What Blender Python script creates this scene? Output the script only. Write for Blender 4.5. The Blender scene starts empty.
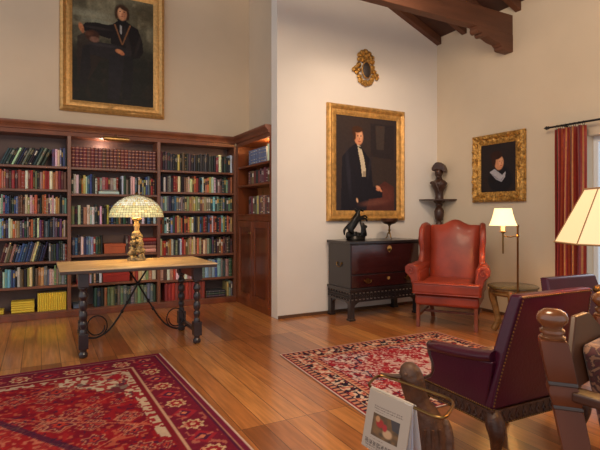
import bpy, bmesh, math, random
import numpy as np
from mathutils import Vector, Matrix, noise as mnoise
PI = math.pi
rnd = random.Random(11)
SC = bpy.context.scene
COL = SC.collection

# ------------------------------------------------------------------ colour / material helpers
def lin(c):
    if isinstance(c, str):
        c = tuple(int(c[i:i+2], 16) for i in (0, 2, 4))
    out = []
    for v in c[:3]:
        v = v/255.0
        out.append(v/12.92 if v <= .04045 else ((v+.055)/1.055)**2.4)
    return (out[0], out[1], out[2], 1.0)

MATS = {}
def mat(name, col=(128, 128, 128), rough=.5, metal=0, coat=0, noise=0, nscale=8, bump=0, bscale=40, emit=0, spec=.5,
        stretch=None, attr=None, objcol=False, col2=None, emcol=None, sheen=0):
    if name in MATS: return MATS[name]
    m = bpy.data.materials.new(name); m.use_nodes = True
    nt = m.node_tree; N = nt.nodes; L = nt.links
    b = N['Principled BSDF']
    b.inputs['Base Color'].default_value = lin(col)
    b.inputs['Roughness'].default_value = rough
    b.inputs['Metallic'].default_value = metal
    b.inputs['Specular IOR Level'].default_value = spec
    b.inputs['Coat Weight'].default_value = coat
    b.inputs['Coat Roughness'].default_value = .12
    if sheen: b.inputs['Sheen Weight'].default_value = sheen
    src = None
    if attr:
        a = N.new('ShaderNodeAttribute'); a.attribute_name = attr; src = a.outputs['Color']
    if objcol:
        a = N.new('ShaderNodeObjectInfo'); src = a.outputs['Color']
    if noise or bump or col2:
        tc = N.new('ShaderNodeTexCoord'); mp = N.new('ShaderNodeMapping')
        L.new(tc.outputs['Object'], mp.inputs['Vector'])
        if stretch: mp.inputs['Scale'].default_value = stretch
    if noise or col2:
        nz = N.new('ShaderNodeTexNoise'); nz.inputs['Scale'].default_value = nscale; nz.inputs['Detail'].default_value = 5
        L.new(mp.outputs[0], nz.inputs['Vector'])
        rp = N.new('ShaderNodeValToRGB'); rp.color_ramp.elements[0].position = .3; rp.color_ramp.elements[1].position = .7
        L.new(nz.outputs['Fac'], rp.inputs['Fac'])
        if col2:
            rp.color_ramp.elements[0].color = lin(col); rp.color_ramp.elements[1].color = lin(col2); src = rp.outputs['Color']
        else:
            lo = max(0, 1-noise); hi = 1+noise*.6
            rp.color_ramp.elements[0].color = (lo, lo, lo, 1); rp.color_ramp.elements[1].color = (hi, hi, hi, 1)
            mx = N.new('ShaderNodeMix'); mx.data_type = 'RGBA'; mx.blend_type = 'MULTIPLY'; mx.inputs[0].default_value = 1
            if src: L.new(src, mx.inputs[6])
            else: mx.inputs[6].default_value = lin(col)
            L.new(rp.outputs['Color'], mx.inputs[7]); src = mx.outputs[2]
    if src: L.new(src, b.inputs['Base Color'])
    if bump:
        n2 = N.new('ShaderNodeTexNoise'); n2.inputs['Scale'].default_value = bscale; n2.inputs['Detail'].default_value = 4
        L.new(mp.outputs[0], n2.inputs['Vector'])
        bp = N.new('ShaderNodeBump'); bp.inputs['Strength'].default_value = bump; bp.inputs['Distance'].default_value = .01
        L.new(n2.outputs['Fac'], bp.inputs['Height']); L.new(bp.outputs['Normal'], b.inputs['Normal'])
    if emit:
        b.inputs['Emission Strength'].default_value = emit
        if attr: L.new(src, b.inputs['Emission Color'])
        else: b.inputs['Emission Color'].default_value = lin(emcol or col)
    MATS[name] = m
    return m

# ------------------------------------------------------------------ mesh helpers
class MB:
    def __init__(s): s.b = bmesh.new()
    def box(s, x0, x1, y0, y1, z0, z1, M=None):
        vs = [s.b.verts.new(Vector(p)) for p in ((x0,y0,z0),(x1,y0,z0),(x1,y1,z0),(x0,y1,z0),(x0,y0,z1),(x1,y0,z1),(x1,y1,z1),(x0,y1,z1))]
        if M:
            for v in vs: v.co = M @ v.co
        for f in ((0,3,2,1),(4,5,6,7),(0,1,5,4),(1,2,6,5),(2,3,7,6),(3,0,4,7)):
            s.b.faces.new([vs[i] for i in f])
        return s
    def cbox(s, c, size, M=None):
        h = [v/2 for v in size]
        return s.box(c[0]-h[0], c[0]+h[0], c[1]-h[1], c[1]+h[1], c[2]-h[2], c[2]+h[2], M)
    def rings(s, rings, cap=True, close=False):
        R = [[s.b.verts.new(Vector(p)) for p in r] for r in rings]
        n = len(R[0]); m = len(R)
        for i in range(m if close else m-1):
            a, b2 = R[i], R[(i+1) % m]
            for j in range(n):
                s.b.faces.new((a[j], a[(j+1) % n], b2[(j+1) % n], b2[j]))
        if cap and not close:
            s.b.faces.new(list(reversed(R[0]))); s.b.faces.new(R[-1])
        return s
    def lathe(s, prof, c=(0,0,0), n=24, axis='Z', sq=None, cap=True, rot=0):
        rs = []
        for r, z in prof:
            ring = []
            for k in range(n):
                a = 2*PI*k/n + rot
                x, y = r*math.cos(a), r*math.sin(a)
                p = {'Z': (x, y, z), 'Y': (x, z, -y) , 'X': (z, x, y)}[axis]
                ring.append((p[0]+c[0], p[1]+c[1], p[2]+c[2]))
            rs.append(ring)
        return s.rings(rs, cap)
    def tube(s, pts, r, n=10, closed=False, flat=1.0, cap=True):
        pts = [Vector(p) for p in pts]; m = len(pts)
        rr = r if isinstance(r, (list, tuple)) else [r]*m
        up = None; rs = []
        for i, p in enumerate(pts):
            if closed: t = pts[(i+1) % m]-pts[i-1]
            else: t = pts[min(i+1, m-1)]-pts[max(i-1, 0)]
            if t.length < 1e-9: t = Vector((0,0,1))
            t.normalize()
            if up is None:
                up = Vector((0,0,1)) if abs(t.z) < .9 else Vector((0,1,0))
            a = t.cross(up)
            if a.length < 1e-6: a = t.orthogonal()
            a.normalize(); b2 = a.cross(t).normalized(); up = b2
            rs.append([p + a*math.cos(2*PI*k/n)*rr[i] + b2*math.sin(2*PI*k/n)*rr[i]*flat for k in range(n)])
        return s.rings(rs, cap, closed)
    def prism(s, poly, axis, a0, a1, M=None):
        def P(u, v, w):
            return {'X': (w, u, v), 'Y': (u, w, v), 'Z': (u, v, w)}[axis]
        A = [s.b.verts.new(Vector(P(u, v, a0))) for u, v in poly]
        B = [s.b.verts.new(Vector(P(u, v, a1))) for u, v in poly]
        if M:
            for v in A+B: v.co = M @ v.co
        n = len(poly)
        s.b.faces.new(A); s.b.faces.new(list(reversed(B)))
        for i in range(n): s.b.faces.new((A[i], B[i], B[(i+1) % n], A[(i+1) % n]))
        return s
    def sphere(s, c, r, seg=16, M=None):
        if not isinstance(r, (tuple, list)): r = (r, r, r)
        mt = Matrix.Translation(Vector(c)) @ (M if M else Matrix.Identity(4)) @ Matrix.Diagonal((r[0], r[1], r[2], 1))
        bmesh.ops.create_uvsphere(s.b, u_segments=seg, v_segments=max(6, seg*2//3), radius=1, matrix=mt)
        return s
    def xf(s, M):
        for v in s.b.verts: v.co = M @ v.co
        return s
    def build(s, name, m, parent=None, smooth=None, bevel=0, seg=3, sub=0, world=False, angle=35, disp=None):
        b = s.b
        bmesh.ops.recalc_face_normals(b, faces=b.faces)
        if world and parent is not None:
            o = ORG[parent.name]
            for v in b.verts: v.co -= o
        if sub:
            bmesh.ops.subdivide_edges(b, edges=b.edges, cuts=sub, use_grid_fill=True)
        me = bpy.data.meshes.new(name); b.to_mesh(me); b.free()
        return finish(name, me, m, parent, smooth, bevel, seg, angle)

ORG = {}
def finish(name, me, m, parent=None, smooth=None, bevel=0, seg=3, angle=35):
    ob = bpy.data.objects.new(name, me); COL.objects.link(ob)
    if isinstance(m, (list, tuple)):
        for k in m: me.materials.append(k)
    elif m: me.materials.append(m)
    if parent is not None:
        ob.parent = parent; ORG[ob.name] = ORG[parent.name]
    else: ORG[ob.name] = Vector((0,0,0))
    if smooth is None: smooth = True
    if smooth:
        me.polygons.foreach_set('use_smooth', [True]*len(me.polygons))
        me.set_sharp_from_angle(angle=math.radians(angle))
    if bevel:
        md = ob.modifiers.new('bv', 'BEVEL'); md.width = bevel; md.segments = seg; md.limit_method = 'ANGLE'; md.angle_limit = math.radians(30)
        md.harden_normals = True
    return ob

def tag(o, label=None, cat=None, group=None, kind=None):
    if label: o['label'] = label
    if cat: o['category'] = cat
    if group: o['group'] = group
    if kind: o['kind'] = kind
    return o
def thing(name, label, cat, loc=(0,0,0), rz=0, group=None):
    o = bpy.data.objects.new(name, None); COL.objects.link(o)
    o.empty_display_size = .1
    o.location = loc; o.rotation_euler = (0, 0, rz)
    ORG[o.name] = Vector(loc)
    return tag(o, label, cat, group)
def struct(o): o['kind'] = 'structure'; return o
def copy_tree(o, parent=None):
    c = o.copy(); COL.objects.link(c)
    if parent is not None: c.parent = parent
    for ch in list(o.children): copy_tree(ch, c)
    return c
def subsurf(o, lv=2):
    md = o.modifiers.new('ss', 'SUBSURF'); md.levels = lv; md.render_levels = lv; return o

# ------------------------------------------------------------------ calibration of the camera (a 600 x 450 frame)
F_PX, HOR, CAMZ, YAW = 480.0, 214.0, 1.25, math.radians(28.44)
Fx, Fy = math.sin(YAW), math.cos(YAW)
def at_z(px, py, z):
    d = (CAMZ-z)*F_PX/(py-HOR); r = (px-300)/F_PX*d
    return Vector((d*Fx+r*Fy, d*Fy-r*Fx, z))
def proj(p):
    d = p[0]*Fx+p[1]*Fy; r = p[0]*Fy-p[1]*Fx
    return 300+r/d*F_PX, HOR-(p[2]-CAMZ)/d*F_PX, d

# ------------------------------------------------------------------ raster painting for woven / painted / printed surfaces
class Ras:
    def __init__(s, nx, ny, bg, asp=1.0):
        s.nx, s.ny = nx, ny
        s.U, s.V = np.meshgrid(np.linspace(0, 1, nx), np.linspace(0, 1, ny)); s.asp = asp
        s.C = np.zeros((ny, nx, 3)); s.C[:] = lin(bg)[:3]
        s.rs = np.random.RandomState(5)
    def put(s, mask, col, a=1.0):
        c = np.array(lin(col)[:3]); m = np.clip(mask, 0, 1)[..., None]*a
        s.C = s.C*(1-m)+c*m
    def ell(s, cx, cy, rx, ry, col, rot=0, soft=.15, a=1.0):
        x, y = (s.U-cx), (s.V-cy)*s.asp
        ry = ry*s.asp
        c, q = math.cos(rot), math.sin(rot)
        X, Y = x*c+y*q, -x*q+y*c
        d = np.sqrt((X/rx)**2+(Y/ry)**2)
        s.put((1-d)/soft+.5, col, a)
    def poly(s, pts, col, a=1.0):
        x, y = s.U, s.V; ins = np.zeros(x.shape, bool); n = len(pts)
        for i in range(n):
            x1, y1 = pts[i]; x2, y2 = pts[(i+1) % n]
            if y1 == y2: continue
            cond = ((y1 > y) != (y2 > y)) & (x < (x2-x1)*(y-y1)/(y2-y1)+x1)
            ins ^= cond
        s.put(ins.astype(float), col, a)
    def nz(s, k, asp=1.0):
        gy = max(2, int(k*asp)); g = s.rs.rand(gy+2, k+2)
        fx, fy = s.U*k, s.V*gy; ix, iy = fx.astype(int), fy.astype(int); tx, ty = fx-ix, fy-iy
        tx = tx*tx*(3-2*tx); ty = ty*ty*(3-2*ty)
        return (g[iy, ix]*(1-tx)+g[iy, ix+1]*tx)*(1-ty)+(g[iy+1, ix]*(1-tx)+g[iy+1, ix+1]*tx)*ty
    def grain(s, amp, k=60):
        n = s.nz(k, s.asp)
        s.C *= (1-amp+2*amp*n)[..., None]
def sheet(name, ras, W, H, m, parent=None, flat=True, lift=None):
    """grid of W x H metres coloured per vertex; flat: in XY, else in XZ facing -Y"""
    ny, nx = ras.ny, ras.nx
    xs, ys = np.meshgrid(np.linspace(0, W, nx), np.linspace(0, H, ny))
    if lift is None: lift = np.zeros(xs.shape)
    co = np.stack([xs, ys, lift] if flat else [xs, lift, ys], -1).reshape(-1, 3)
    i = np.arange(nx*ny).reshape(ny, nx)
    q = np.stack([i[:-1, :-1], i[:-1, 1:], i[1:, 1:], i[1:, :-1]], -1).reshape(-1, 4)
    me = bpy.data.meshes.new(name)
    me.vertices.add(len(co)); me.vertices.foreach_set('co', co.ravel())
    me.loops.add(q.size); me.loops.foreach_set('vertex_index', q.ravel())
    me.polygons.add(len(q)); me.polygons.foreach_set('loop_start', np.arange(0, q.size, 4)); 
    me.update(calc_edges=True); me.validate()
    at = me.color_attributes.new('Col', 'FLOAT_COLOR', 'POINT')
    c4 = np.ones((nx*ny, 4), np.float32); c4[:, :3] = np.clip(ras.C.reshape(-1, 3), 0, 1)
    at.data.foreach_set('color', c4.ravel())
    return finish(name, me, m, parent)

# ------------------------------------------------------------------ materials
M_plaster = mat('plaster cream', (224, 216, 206), .9, bump=.12, bscale=6, noise=.03, nscale=2)
M_plaster_b = mat('plaster warm grey', (214, 194, 168), .9, bump=.12, bscale=6, noise=.04, nscale=2)
M_plaster_r = mat('plaster sand', (208, 190, 164), .9, bump=.2, bscale=5, noise=.04, nscale=2)
M_case = mat('bookcase walnut', (122, 74, 52), .42, coat=.25, noise=.25, nscale=6, stretch=(1, 1, .25))
M_caseback = mat('bookcase back boards', (104, 82, 76), .6, noise=.15, nscale=4)
M_cab = mat('cabinet cherry wood', (122, 60, 28), .35, coat=.4, noise=.4, nscale=6, stretch=(1, 1, .2))
M_beam = mat('ceiling timber', (96, 58, 38), .6, noise=.3, nscale=5, stretch=(.3, 2, 2), bump=.3)
M_board = mat('ceiling boards', (72, 42, 30), .65, noise=.3, nscale=4, stretch=(2, .3, 1))
M_gold = mat('gilt', (204, 154, 84), .42, metal=.45, noise=.4, nscale=18, bump=.8, bscale=60)
M_gold2 = mat('old carved gilt', (196, 146, 70), .38, metal=.5, noise=.72, nscale=38, bump=1.0, bscale=60)  # strong colour noise paints in the carving's shaded recesses and bright highlights
M_paint = mat('oil paint', rough=.6, attr='Col', spec=.22)
M_rug = mat('woven wool', rough=.95, attr='Col', spec=.1, bump=.5, bscale=300)
M_print = mat('newsprint', rough=.85, attr='Col', spec=.2)
M_ttop = mat('bleached table top', (184, 144, 96), .42, coat=.25, col2=(236, 208, 160), nscale=7, stretch=(.6, 5, 5))
M_dark = mat('dark turned wood', (44, 36, 40), .35, coat=.35, noise=.2, nscale=12)
M_darkb = mat('dark edge wood', (66, 52, 48), .45, coat=.2, noise=.2, nscale=12)
M_iron = mat('wrought iron', (38, 34, 36), .45, metal=.6)
M_leather = mat('red leather', (146, 56, 36), .4, coat=.08, spec=.4, noise=.38, nscale=3.2, bump=.15, bscale=90)
M_leather_d = mat('red leather piping', (140, 44, 26), .35, coat=.2)
M_burg = mat('burgundy leather', (66, 12, 36), .3, coat=.15, spec=.35, noise=.2, nscale=4, bump=.1, bscale=80)
M_legw = mat('chair leg mahogany', (128, 60, 36), .35, coat=.35, noise=.2, nscale=10)
M_carved = mat('carved walnut', (62, 36, 24), .42, coat=.12, spec=.4, noise=.35, nscale=25, bump=.5, bscale=50)
M_brass = mat('brass', (176, 140, 88), .35, metal=.9, noise=.1)
M_brassd = mat('aged brass', (134, 104, 62), .35, metal=1, noise=.2)
M_chest = mat('black cherry lacquer', (56, 24, 24), .16, coat=.6, noise=.35, nscale=3)
M_chest_s = mat('ebonised wood', (38, 32, 34), .3, coat=.3, noise=.15)
M_bronze = mat('dark bronze', (34, 32, 30), .32, metal=.7, noise=.3, nscale=20)
M_wood_orange = mat('oiled oak', (104, 50, 22), .42, coat=.05, spec=.3, noise=.25, nscale=6, stretch=(1, 1, .2))
M_wood_mid = mat('oiled walnut', (78, 44, 26), .42, coat=.1, spec=.35, noise=.25, nscale=6, stretch=(1, 1, .3))
M_black = mat('black', (14, 12, 12), .4)

# ------------------------------------------------------------------ CAMERA
cam = bpy.data.cameras.new('camera'); co = bpy.data.objects.new('camera', cam); COL.objects.link(co)
co.location = (0, 0, CAMZ); co.rotation_euler = (PI/2, 0, -YAW)
cam.sensor_width = 36; cam.lens = 36*F_PX/600; cam.shift_y = -(225-HOR)/600; cam.clip_start = .05
SC.camera = co

# ------------------------------------------------------------------ ROOM
def ceil_z(x): return 3.78+.41*(5.04-x)
def wallpoly(name, poly, axis, a0, a1, m):
    return struct(MB().prism(poly, axis, a0, a1).build(name, m, smooth=False))
# floor
def floor_mat():
    m = bpy.data.materials.new('plank floor'); m.use_nodes = True; nt = m.node_tree; N = nt.nodes; L = nt.links
    b = N['Principled BSDF']
    tc = N.new('ShaderNodeTexCoord'); mp = N.new('ShaderNodeMapping'); mp.inputs['Rotation'].default_value = (0, 0, PI/2)
    mp.inputs['Location'].default_value = (0, -.01, 0)
    L.new(tc.outputs['Object'], mp.inputs['Vector'])
    br = N.new('ShaderNodeTexBrick'); br.inputs['Scale'].default_value = 1; br.inputs['Brick Width'].default_value = 1.9
    br.inputs['Row Height'].default_value = .145; br.inputs['Mortar Size'].default_value = .0022; br.inputs['Mortar Smooth'].default_value = .2
    br.offset = .37; br.offset_frequency = 1
    br.inputs['Color1'].default_value = (0, 0, 0, 1); br.inputs['Color2'].default_value = (1, 1, 1, 1); br.inputs['Mortar'].default_value = (.5, .5, .5, 1)
    br.inputs['Bias'].default_value = 0
    L.new(mp.outputs[0], br.inputs['Vector'])
    rp = N.new('ShaderNodeValToRGB'); e = rp.color_ramp.elements
    e[0].color = lin((150, 88, 44)); e[1].color = lin((220, 150, 82)); 
    k = e.new(.45); k.color = lin((194, 120, 62))
    L.new(br.outputs['Color'], rp.inputs['Fac'])
    mp2 = N.new('ShaderNodeMapping'); mp2.inputs['Scale'].default_value = (18, 1.2, 1); L.new(tc.outputs['Object'], mp2.inputs['Vector'])
    nz = N.new('ShaderNodeTexNoise'); nz.inputs['Scale'].default_value = 2.2; nz.inputs['Detail'].default_value = 7; L.new(mp2.outputs[0], nz.inputs['Vector'])
    r2 = N.new('ShaderNodeValToRGB'); r2.color_ramp.elements[0].position = .3; r2.color_ramp.elements[1].position = .72
    r2.color_ramp.elements[0].color = (.66, .62, .58, 1); r2.color_ramp.elements[1].color = (1.15, 1.12, 1.1, 1)
    L.new(nz.outputs['Fac'], r2.inputs['Fac'])
    mx = N.new('ShaderNodeMix'); mx.data_type = 'RGBA'; mx.blend_type = 'MULTIPLY'; mx.inputs[0].default_value = 1
    L.new(rp.outputs['Color'], mx.inputs[6]); L.new(r2.outputs['Color'], mx.inputs[7])
    m3 = N.new('ShaderNodeMix'); m3.data_type = 'RGBA'; m3.inputs[7].default_value = lin((58, 28, 16))
    L.new(br.outputs['Fac'], m3.inputs[0]); L.new(mx.outputs[2], m3.inputs[6]); L.new(m3.outputs[2], b.inputs['Base Color'])
    b.inputs['Roughness'].default_value = .28; b.inputs['Coat Weight'].default_value = .5; b.inputs['Coat Roughness'].default_value = .13
    n3 = N.new('ShaderNodeTexNoise'); n3.inputs['Scale'].default_value = 3.5; L.new(tc.outputs['Object'], n3.inputs['Vector'])
    bp = N.new('ShaderNodeBump'); bp.inputs['Strength'].default_value = .18; bp.inputs['Distance'].default_value = .02
    L.new(n3.outputs['Fac'], bp.inputs['Height']); 
    b2 = N.new('ShaderNodeBump'); b2.inputs['Strength'].default_value = .3; b2.inputs['Distance'].default_value = .002; b2.invert = True
    L.new(br.outputs['Fac'], b2.inputs['Height']); L.new(bp.outputs[0], b2.inputs['Normal']); L.new(b2.outputs[0], b.inputs['Normal'])
    return m
struct(MB().box(-3.2, 5.14, -2.5, 6.9, -.08, 0).build('floor', floor_mat(), smooth=False))
wallpoly('wall_back', [(-3.2, 0), (2.8, 0), (2.8, ceil_z(2.8)), (-3.2, ceil_z(-3.2))], 'Y', 6.8, 6.9, M_plaster_b)
wallpoly('wall_alcove_side', [(5.31, 0), (6.9, 0), (6.9, ceil_z(2.8)), (5.31, ceil_z(2.8))], 'X', 2.8, 2.9, M_plaster_b)
wallpoly('wall_front_of_alcove', [(2.48, 0), (5.14, 0), (5.14, ceil_z(5.14)), (2.48, ceil_z(2.48))], 'Y', 5.15, 5.31, M_plaster)
# window wall with opening y 1.55..2.99, z .55..2.08
W0, W1, WZ0, WZ1 = 1.5, 2.99, .42, 2.07
wr = MB()
wr.box(5.04, 5.24, W1, 5.15, 0, 3.8); wr.box(5.04, 5.24, -2.5, W0, 0, 3.8)
wr.box(5.04, 5.24, W0, W1, 0, WZ0); wr.box(5.04, 5.24, W0, W1, WZ1, 3.8)
struct(wr.build('wall_window_side', M_plaster_r, smooth=False))
M_wframe = mat('window white paint', (226, 230, 234), .4)
wf = MB()
for a in ((W0, W0+.05), (W1-.05, W1), ((W0+W1)/2-.03, (W0+W1)/2+.03)): wf.box(5.15, 5.20, a[0], a[1], WZ0, WZ1)
for a in ((WZ0, WZ0+.06), (WZ1-.06, WZ1), (1.22, 1.26)): wf.box(5.153, 5.197, W0+.002, W1-.002, a[0]+.001, a[1]-.001)
wfo = struct(wf.build('window_1', M_wframe, bevel=.004))
gm = bpy.data.materials.new('window glass'); gm.use_nodes = True
gN = gm.node_tree.nodes; gL = gm.node_tree.links; gN.remove(gN['Principled BSDF'])
gt_ = gN.new('ShaderNodeBsdfTransparent'); gg = gN.new('ShaderNodeBsdfGlossy'); gg.inputs['Roughness'].default_value = .03; gx = gN.new('ShaderNodeMixShader'); gx.inputs[0].default_value = .06
gt_.inputs['Color'].default_value = (.93, .97, 1, 1)
gL.new(gt_.outputs[0], gx.inputs[1]); gL.new(gg.outputs[0], gx.inputs[2]); gL.new(gx.outputs[0], gN['Material Output'].inputs['Surface'])
MB().box(5.172, 5.176, W0+.04, W1-.04, WZ0+.05, WZ1-.05).build('window_pane', gm, wfo, smooth=False)
MB().box(4.99, 5.16, W0-.03, W1+.03, WZ0-.03, WZ0).build('window_sill', M_wframe, wfo)
# ceiling
cx = [(-3.2, ceil_z(-3.2)), (5.24, ceil_z(5.24)), (5.24, ceil_z(5.24)+.08), (-3.2, ceil_z(-3.2)+.08)]
struct(MB().prism(cx, 'Y', -2.5, 6.9).build('ceiling', M_board, smooth=False))
for i, (a, b) in enumerate(((5.065, 5.15), (4.60, 4.685), (4.19, 4.27), (3.77, 3.85), (3.36, 3.44), (2.9, 2.98), (2.4, 2.48))):
    x0 = -3.0
    poly = [(x0, ceil_z(x0)-.105), (5.04, ceil_z(5.04)-.105), (5.04, ceil_z(5.04)), (x0, ceil_z(x0))]
    r = MB().prism(poly, 'Y', a, b).build('trim_%d' % (i+1), M_beam, bevel=.006); struct(r)
# tie beam with its corbel
b = MB().box(-3.0, 5.04, 3.886, 4.0, 3.42, 3.66)
beam = struct(b.build('trim_8', M_beam, bevel=.008))
def arc(cx, cy, r, a0, a1, n=8): return [(cx+r*math.cos(math.radians(a0+(a1-a0)*k/n)), cy+r*math.sin(math.radians(a0+(a1-a0)*k/n))) for k in range(n+1)]
corb = [(5.04, 3.42), (4.42, 3.42)] + arc(4.465, 3.385, .04, 150, 300, 8) + arc(4.535, 3.352, .032, 160, 290, 6) + \
       [(4.60, 3.335), (4.70, 3.30), (4.80, 3.285), (4.835, 3.255)] + arc(4.87, 3.245, .03, 150, 270, 5) + [(4.90, 3.213), (5.04, 3.213)]
MB().prism(corb, 'Y', 3.886, 4.0).build('beam_corbel', M_beam, beam, angle=20)
# baseboards
M_bb = mat('baseboard wood', (92, 62, 42), .5)
struct(MB().box(2.49, 5.04, 5.135, 5.15, 0, .035).build('baseboard_alcove', M_bb))
struct(MB().box(5.025, 5.04, -1, 5.135, 0, .035).build('baseboard_window_side', M_bb))

# ------------------------------------------------------------------ BOOKCASE
FY = 6.47
bc = thing('bookcase', 'tall built-in dark wood bookcase with open shelves along the back wall', 'bookcase', (.8, 6.6, 0))
UP = [(-.80, -.76), (.293, .333), (1.363, 1.403), (2.435, 2.47)]
for a, c in UP: MB().box(a, c, FY, 6.78, .0, 2.22).build('upright', M_case, bc, world=True, bevel=.003)
MB().box(-.80, 2.47, 6.76, 6.79, .06, 2.22).build('back_panel', M_caseback, bc, world=True, smooth=False)
MB().box(-.80, 2.47, FY-.012, 6.76, 0, .07).build('base_plinth', M_cab, bc, world=True, bevel=.004)
crown = [(FY+.3, 2.20), (FY, 2.20), (FY-.01, 2.245), (FY-.03, 2.25), (FY-.035, 2.275), (FY-.06, 2.30), (FY-.075, 2.31), (FY-.075, 2.34), (FY+.3, 2.34)]
MB().prism(crown, 'X', -.80, 2.44).build('crown_moulding', M_case, bc, world=True, angle=60)
SHZ = [[.085, .392, .684, .970, 1.254, 1.547, 1.826], [.085, .385, .745, 1.121, 1.502, 1.825], [.08, .362, .695, .995, 1.291, 1.548, 1.837]]
BX = [(-.76, .293), (.333, 1.363), (1.403, 2.435)]
for bay in range(3):
    for z in SHZ[bay]:
        MB().box(BX[bay][0], BX[bay][1], FY+.008, 6.76, z-.028, z).build('shelf', M_case, bc, world=True, bevel=.003)
# side cabinet
CXF = 2.47
sc_ = thing('wall_cupboard', 'narrow wooden cupboard with lit shelves over two panelled doors in the alcove corner', 'cupboard', (2.62, 5.9, 0))
MB().box(CXF, 2.79, 5.315, 5.35, 0, 2.22).build('side_panel', M_cab, sc_, world=True)
MB().box(CXF, 2.79, 6.40, 6.465, 0, 2.22).build('side_panel', M_cab, sc_, world=True)
MB().box(2.77, 2.795, 5.35, 6.40, .0, 2.22).build('back_panel', mat('cupboard back board', (176, 108, 56), .5, noise=.2), sc_, world=True)
crown2 = [(CXF+.3, 2.20), (CXF, 2.20), (CXF-.01, 2.245), (CXF-.03, 2.25), (CXF-.035, 2.275), (CXF-.06, 2.30), (CXF-.075, 2.31), (CXF-.075, 2.34), (CXF+.3, 2.34)]
MB().prism(crown2, 'Y', 5.313, 6.47-.03).build('crown_moulding', M_case, sc_, world=True, angle=60)
for z in (1.25, 1.65, 1.91): MB().box(CXF+.005, 2.77, 5.35, 6.40, z-.03, z).build('shelf', M_cab, sc_, world=True, bevel=.003)
MB().box(CXF, 2.77, 5.35, 6.40, 0, .08).build('base_plinth', M_cab, sc_, world=True)
MB().box(CXF, 2.77, 5.35, 6.40, 1.16, 1.22).build('rail', M_cab, sc_, world=True)
for a, c in ((5.355, 5.872), (5.878, 6.395)):
    dr = MB()
    x0, x1 = CXF-.014, CXF+.014
    dr.box(x0, x1, a, a+.08, .085, 1.155); dr.box(x0, x1, c-.08, c, .085, 1.155)
    dr.box(x0, x1, a+.08, c-.08, .085, .18); dr.box(x0, x1, a+.08, c-.08, 1.07, 1.155)
    d = dr.build('door', M_cab, sc_, world=True, bevel=.004)
    MB().box(x0+.014, x1, a+.08, c-.08, .18, 1.07).build('door_panel', mat('door panel wood', (104, 50, 24), .35, coat=.4, noise=.4, nscale=6, stretch=(1, 1, .2)), d, world=True, bevel=.004)
    if a > 5.8:
        MB().box(x0-.014, x0, a+.012, a+.10, .985, 1.01).build('door_handle', M_brass, d, world=True, bevel=.003)
for yy in (5.62, 6.2): MB().box(2.762, 2.77, yy, yy+.014, 1.26, 2.19).build('shelf_standard', M_brass, sc_, world=True)
# brass reading light on the crown above the maroon volumes
pl = thing('picture_light', 'slim brass tube light fixed under the bookcase crown above the maroon volumes', 'light', (.83, 6.30, 2.25))
MB().lathe([(.0, -.15), (.026, -.15), (.028, -.13), (.028, .13), (.026, .15), (0, .15)], (.84, 6.36, 2.185), 14, 'X').build('light_tube', M_brass, pl, world=True)
MB().tube([(.84, 6.36, 2.205), (.84, 6.38, 2.235), (.84, 6.43, 2.25)], .006).build('bracket', M_brass, pl, world=True)

# ------------------------------------------------------------------ BOOKS
PAL = dict(k=('black', (26, 26, 30)), d=('charcoal', (62, 62, 66)), n=('navy', (38, 48, 84)), b=('blue', (48, 86, 150)), c=('light blue', (116, 166, 196)),
           g=('dark green', (38, 70, 56)), e=('sage green', (118, 134, 108)), r=('red', (178, 36, 30)), m=('maroon', (104, 34, 36)), o=('orange', (200, 96, 44)),
           y=('yellow', (206, 174, 74)), Y=('yellow', (236, 206, 70)), w=('white', (222, 218, 206)), i=('cream', (206, 188, 152)), t=('tan', (168, 132, 92)), u=('brown', (106, 70, 48)),
           p=('purple', (98, 62, 98)), s=('slate grey', (104, 116, 126)), a=('pale grey', (170, 172, 172)), j=('dusty pink', (188, 116, 104)), v=('grey green', (98, 112, 96)), q=('blue grey', (92, 104, 136)))
def book_mesh(variant):
    b = bmesh.new(); mb = MB(); mb.b = b
    # cover: rounded spine C-section extruded in z ; page block set in from it (unit cube, spine at y=0)
    n = 7; outer = [(-.5, 1), (-.5, .06)] + [(-.5+k/(n-1), .06-.06*math.sin(PI*k/(n-1))) for k in range(1, n-1)] + [(.5, .06), (.5, 1)]
    t = .10
    inner = [(.5-t, 1), (.5-t, .09), (-.5+t, .09), (-.5+t, 1)]
    mb.prism(outer+inner, 'Z', 0, 1)
    nc = len(b.faces)
    mb.box(-.5+t, .5-t, .085, .97, .015, .985)
    bands = []
    if variant == 1: bands = [(.12, .15), (.32, .34), (.66, .68), (.86, .89)]
    if variant == 2: bands = [(.55, .82)]
    if variant == 3: bands = [(.06, .12), (.62, .88)]
    if variant == 4: bands = [(.10, .13), (.27, .30), (.44, .47), (.61, .64), (.78, .81), (.93, .96)]
    np_ = len(b.faces)
    for z0, z1 in bands:
        prof = [(-.42+.84*k/6, .06-.06*math.sin(PI*(.08+.84*k/6))-.004) for k in range(7)]
        A = [b.verts.new((x, y, z0)) for x, y in prof]; B = [b.verts.new((x, y, z1)) for x, y in prof]
        for k in range(6): b.faces.new((A[k], A[k+1], B[k+1], B[k]))
    b.faces.ensure_lookup_table()
    bmesh.ops.recalc_face_normals(b, faces=b.faces[:np_])
    for i, f in enumerate(b.faces): f.material_index = 0 if i < nc else (1 if i < np_ else 2)
    me = bpy.data.meshes.new('book'); b.to_mesh(me); b.free()
    for mm in (M_cover, M_pages, M_label): me.materials.append(mm)
    me.polygons.foreach_set('use_smooth', [True]*len(me.polygons)); me.set_sharp_from_angle(angle=math.radians(40))
    return me
M_cover = mat('book cloth', rough=.55, objcol=True, noise=.18, nscale=3)
M_pages = mat('book pages', (206, 192, 160), .85)
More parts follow.
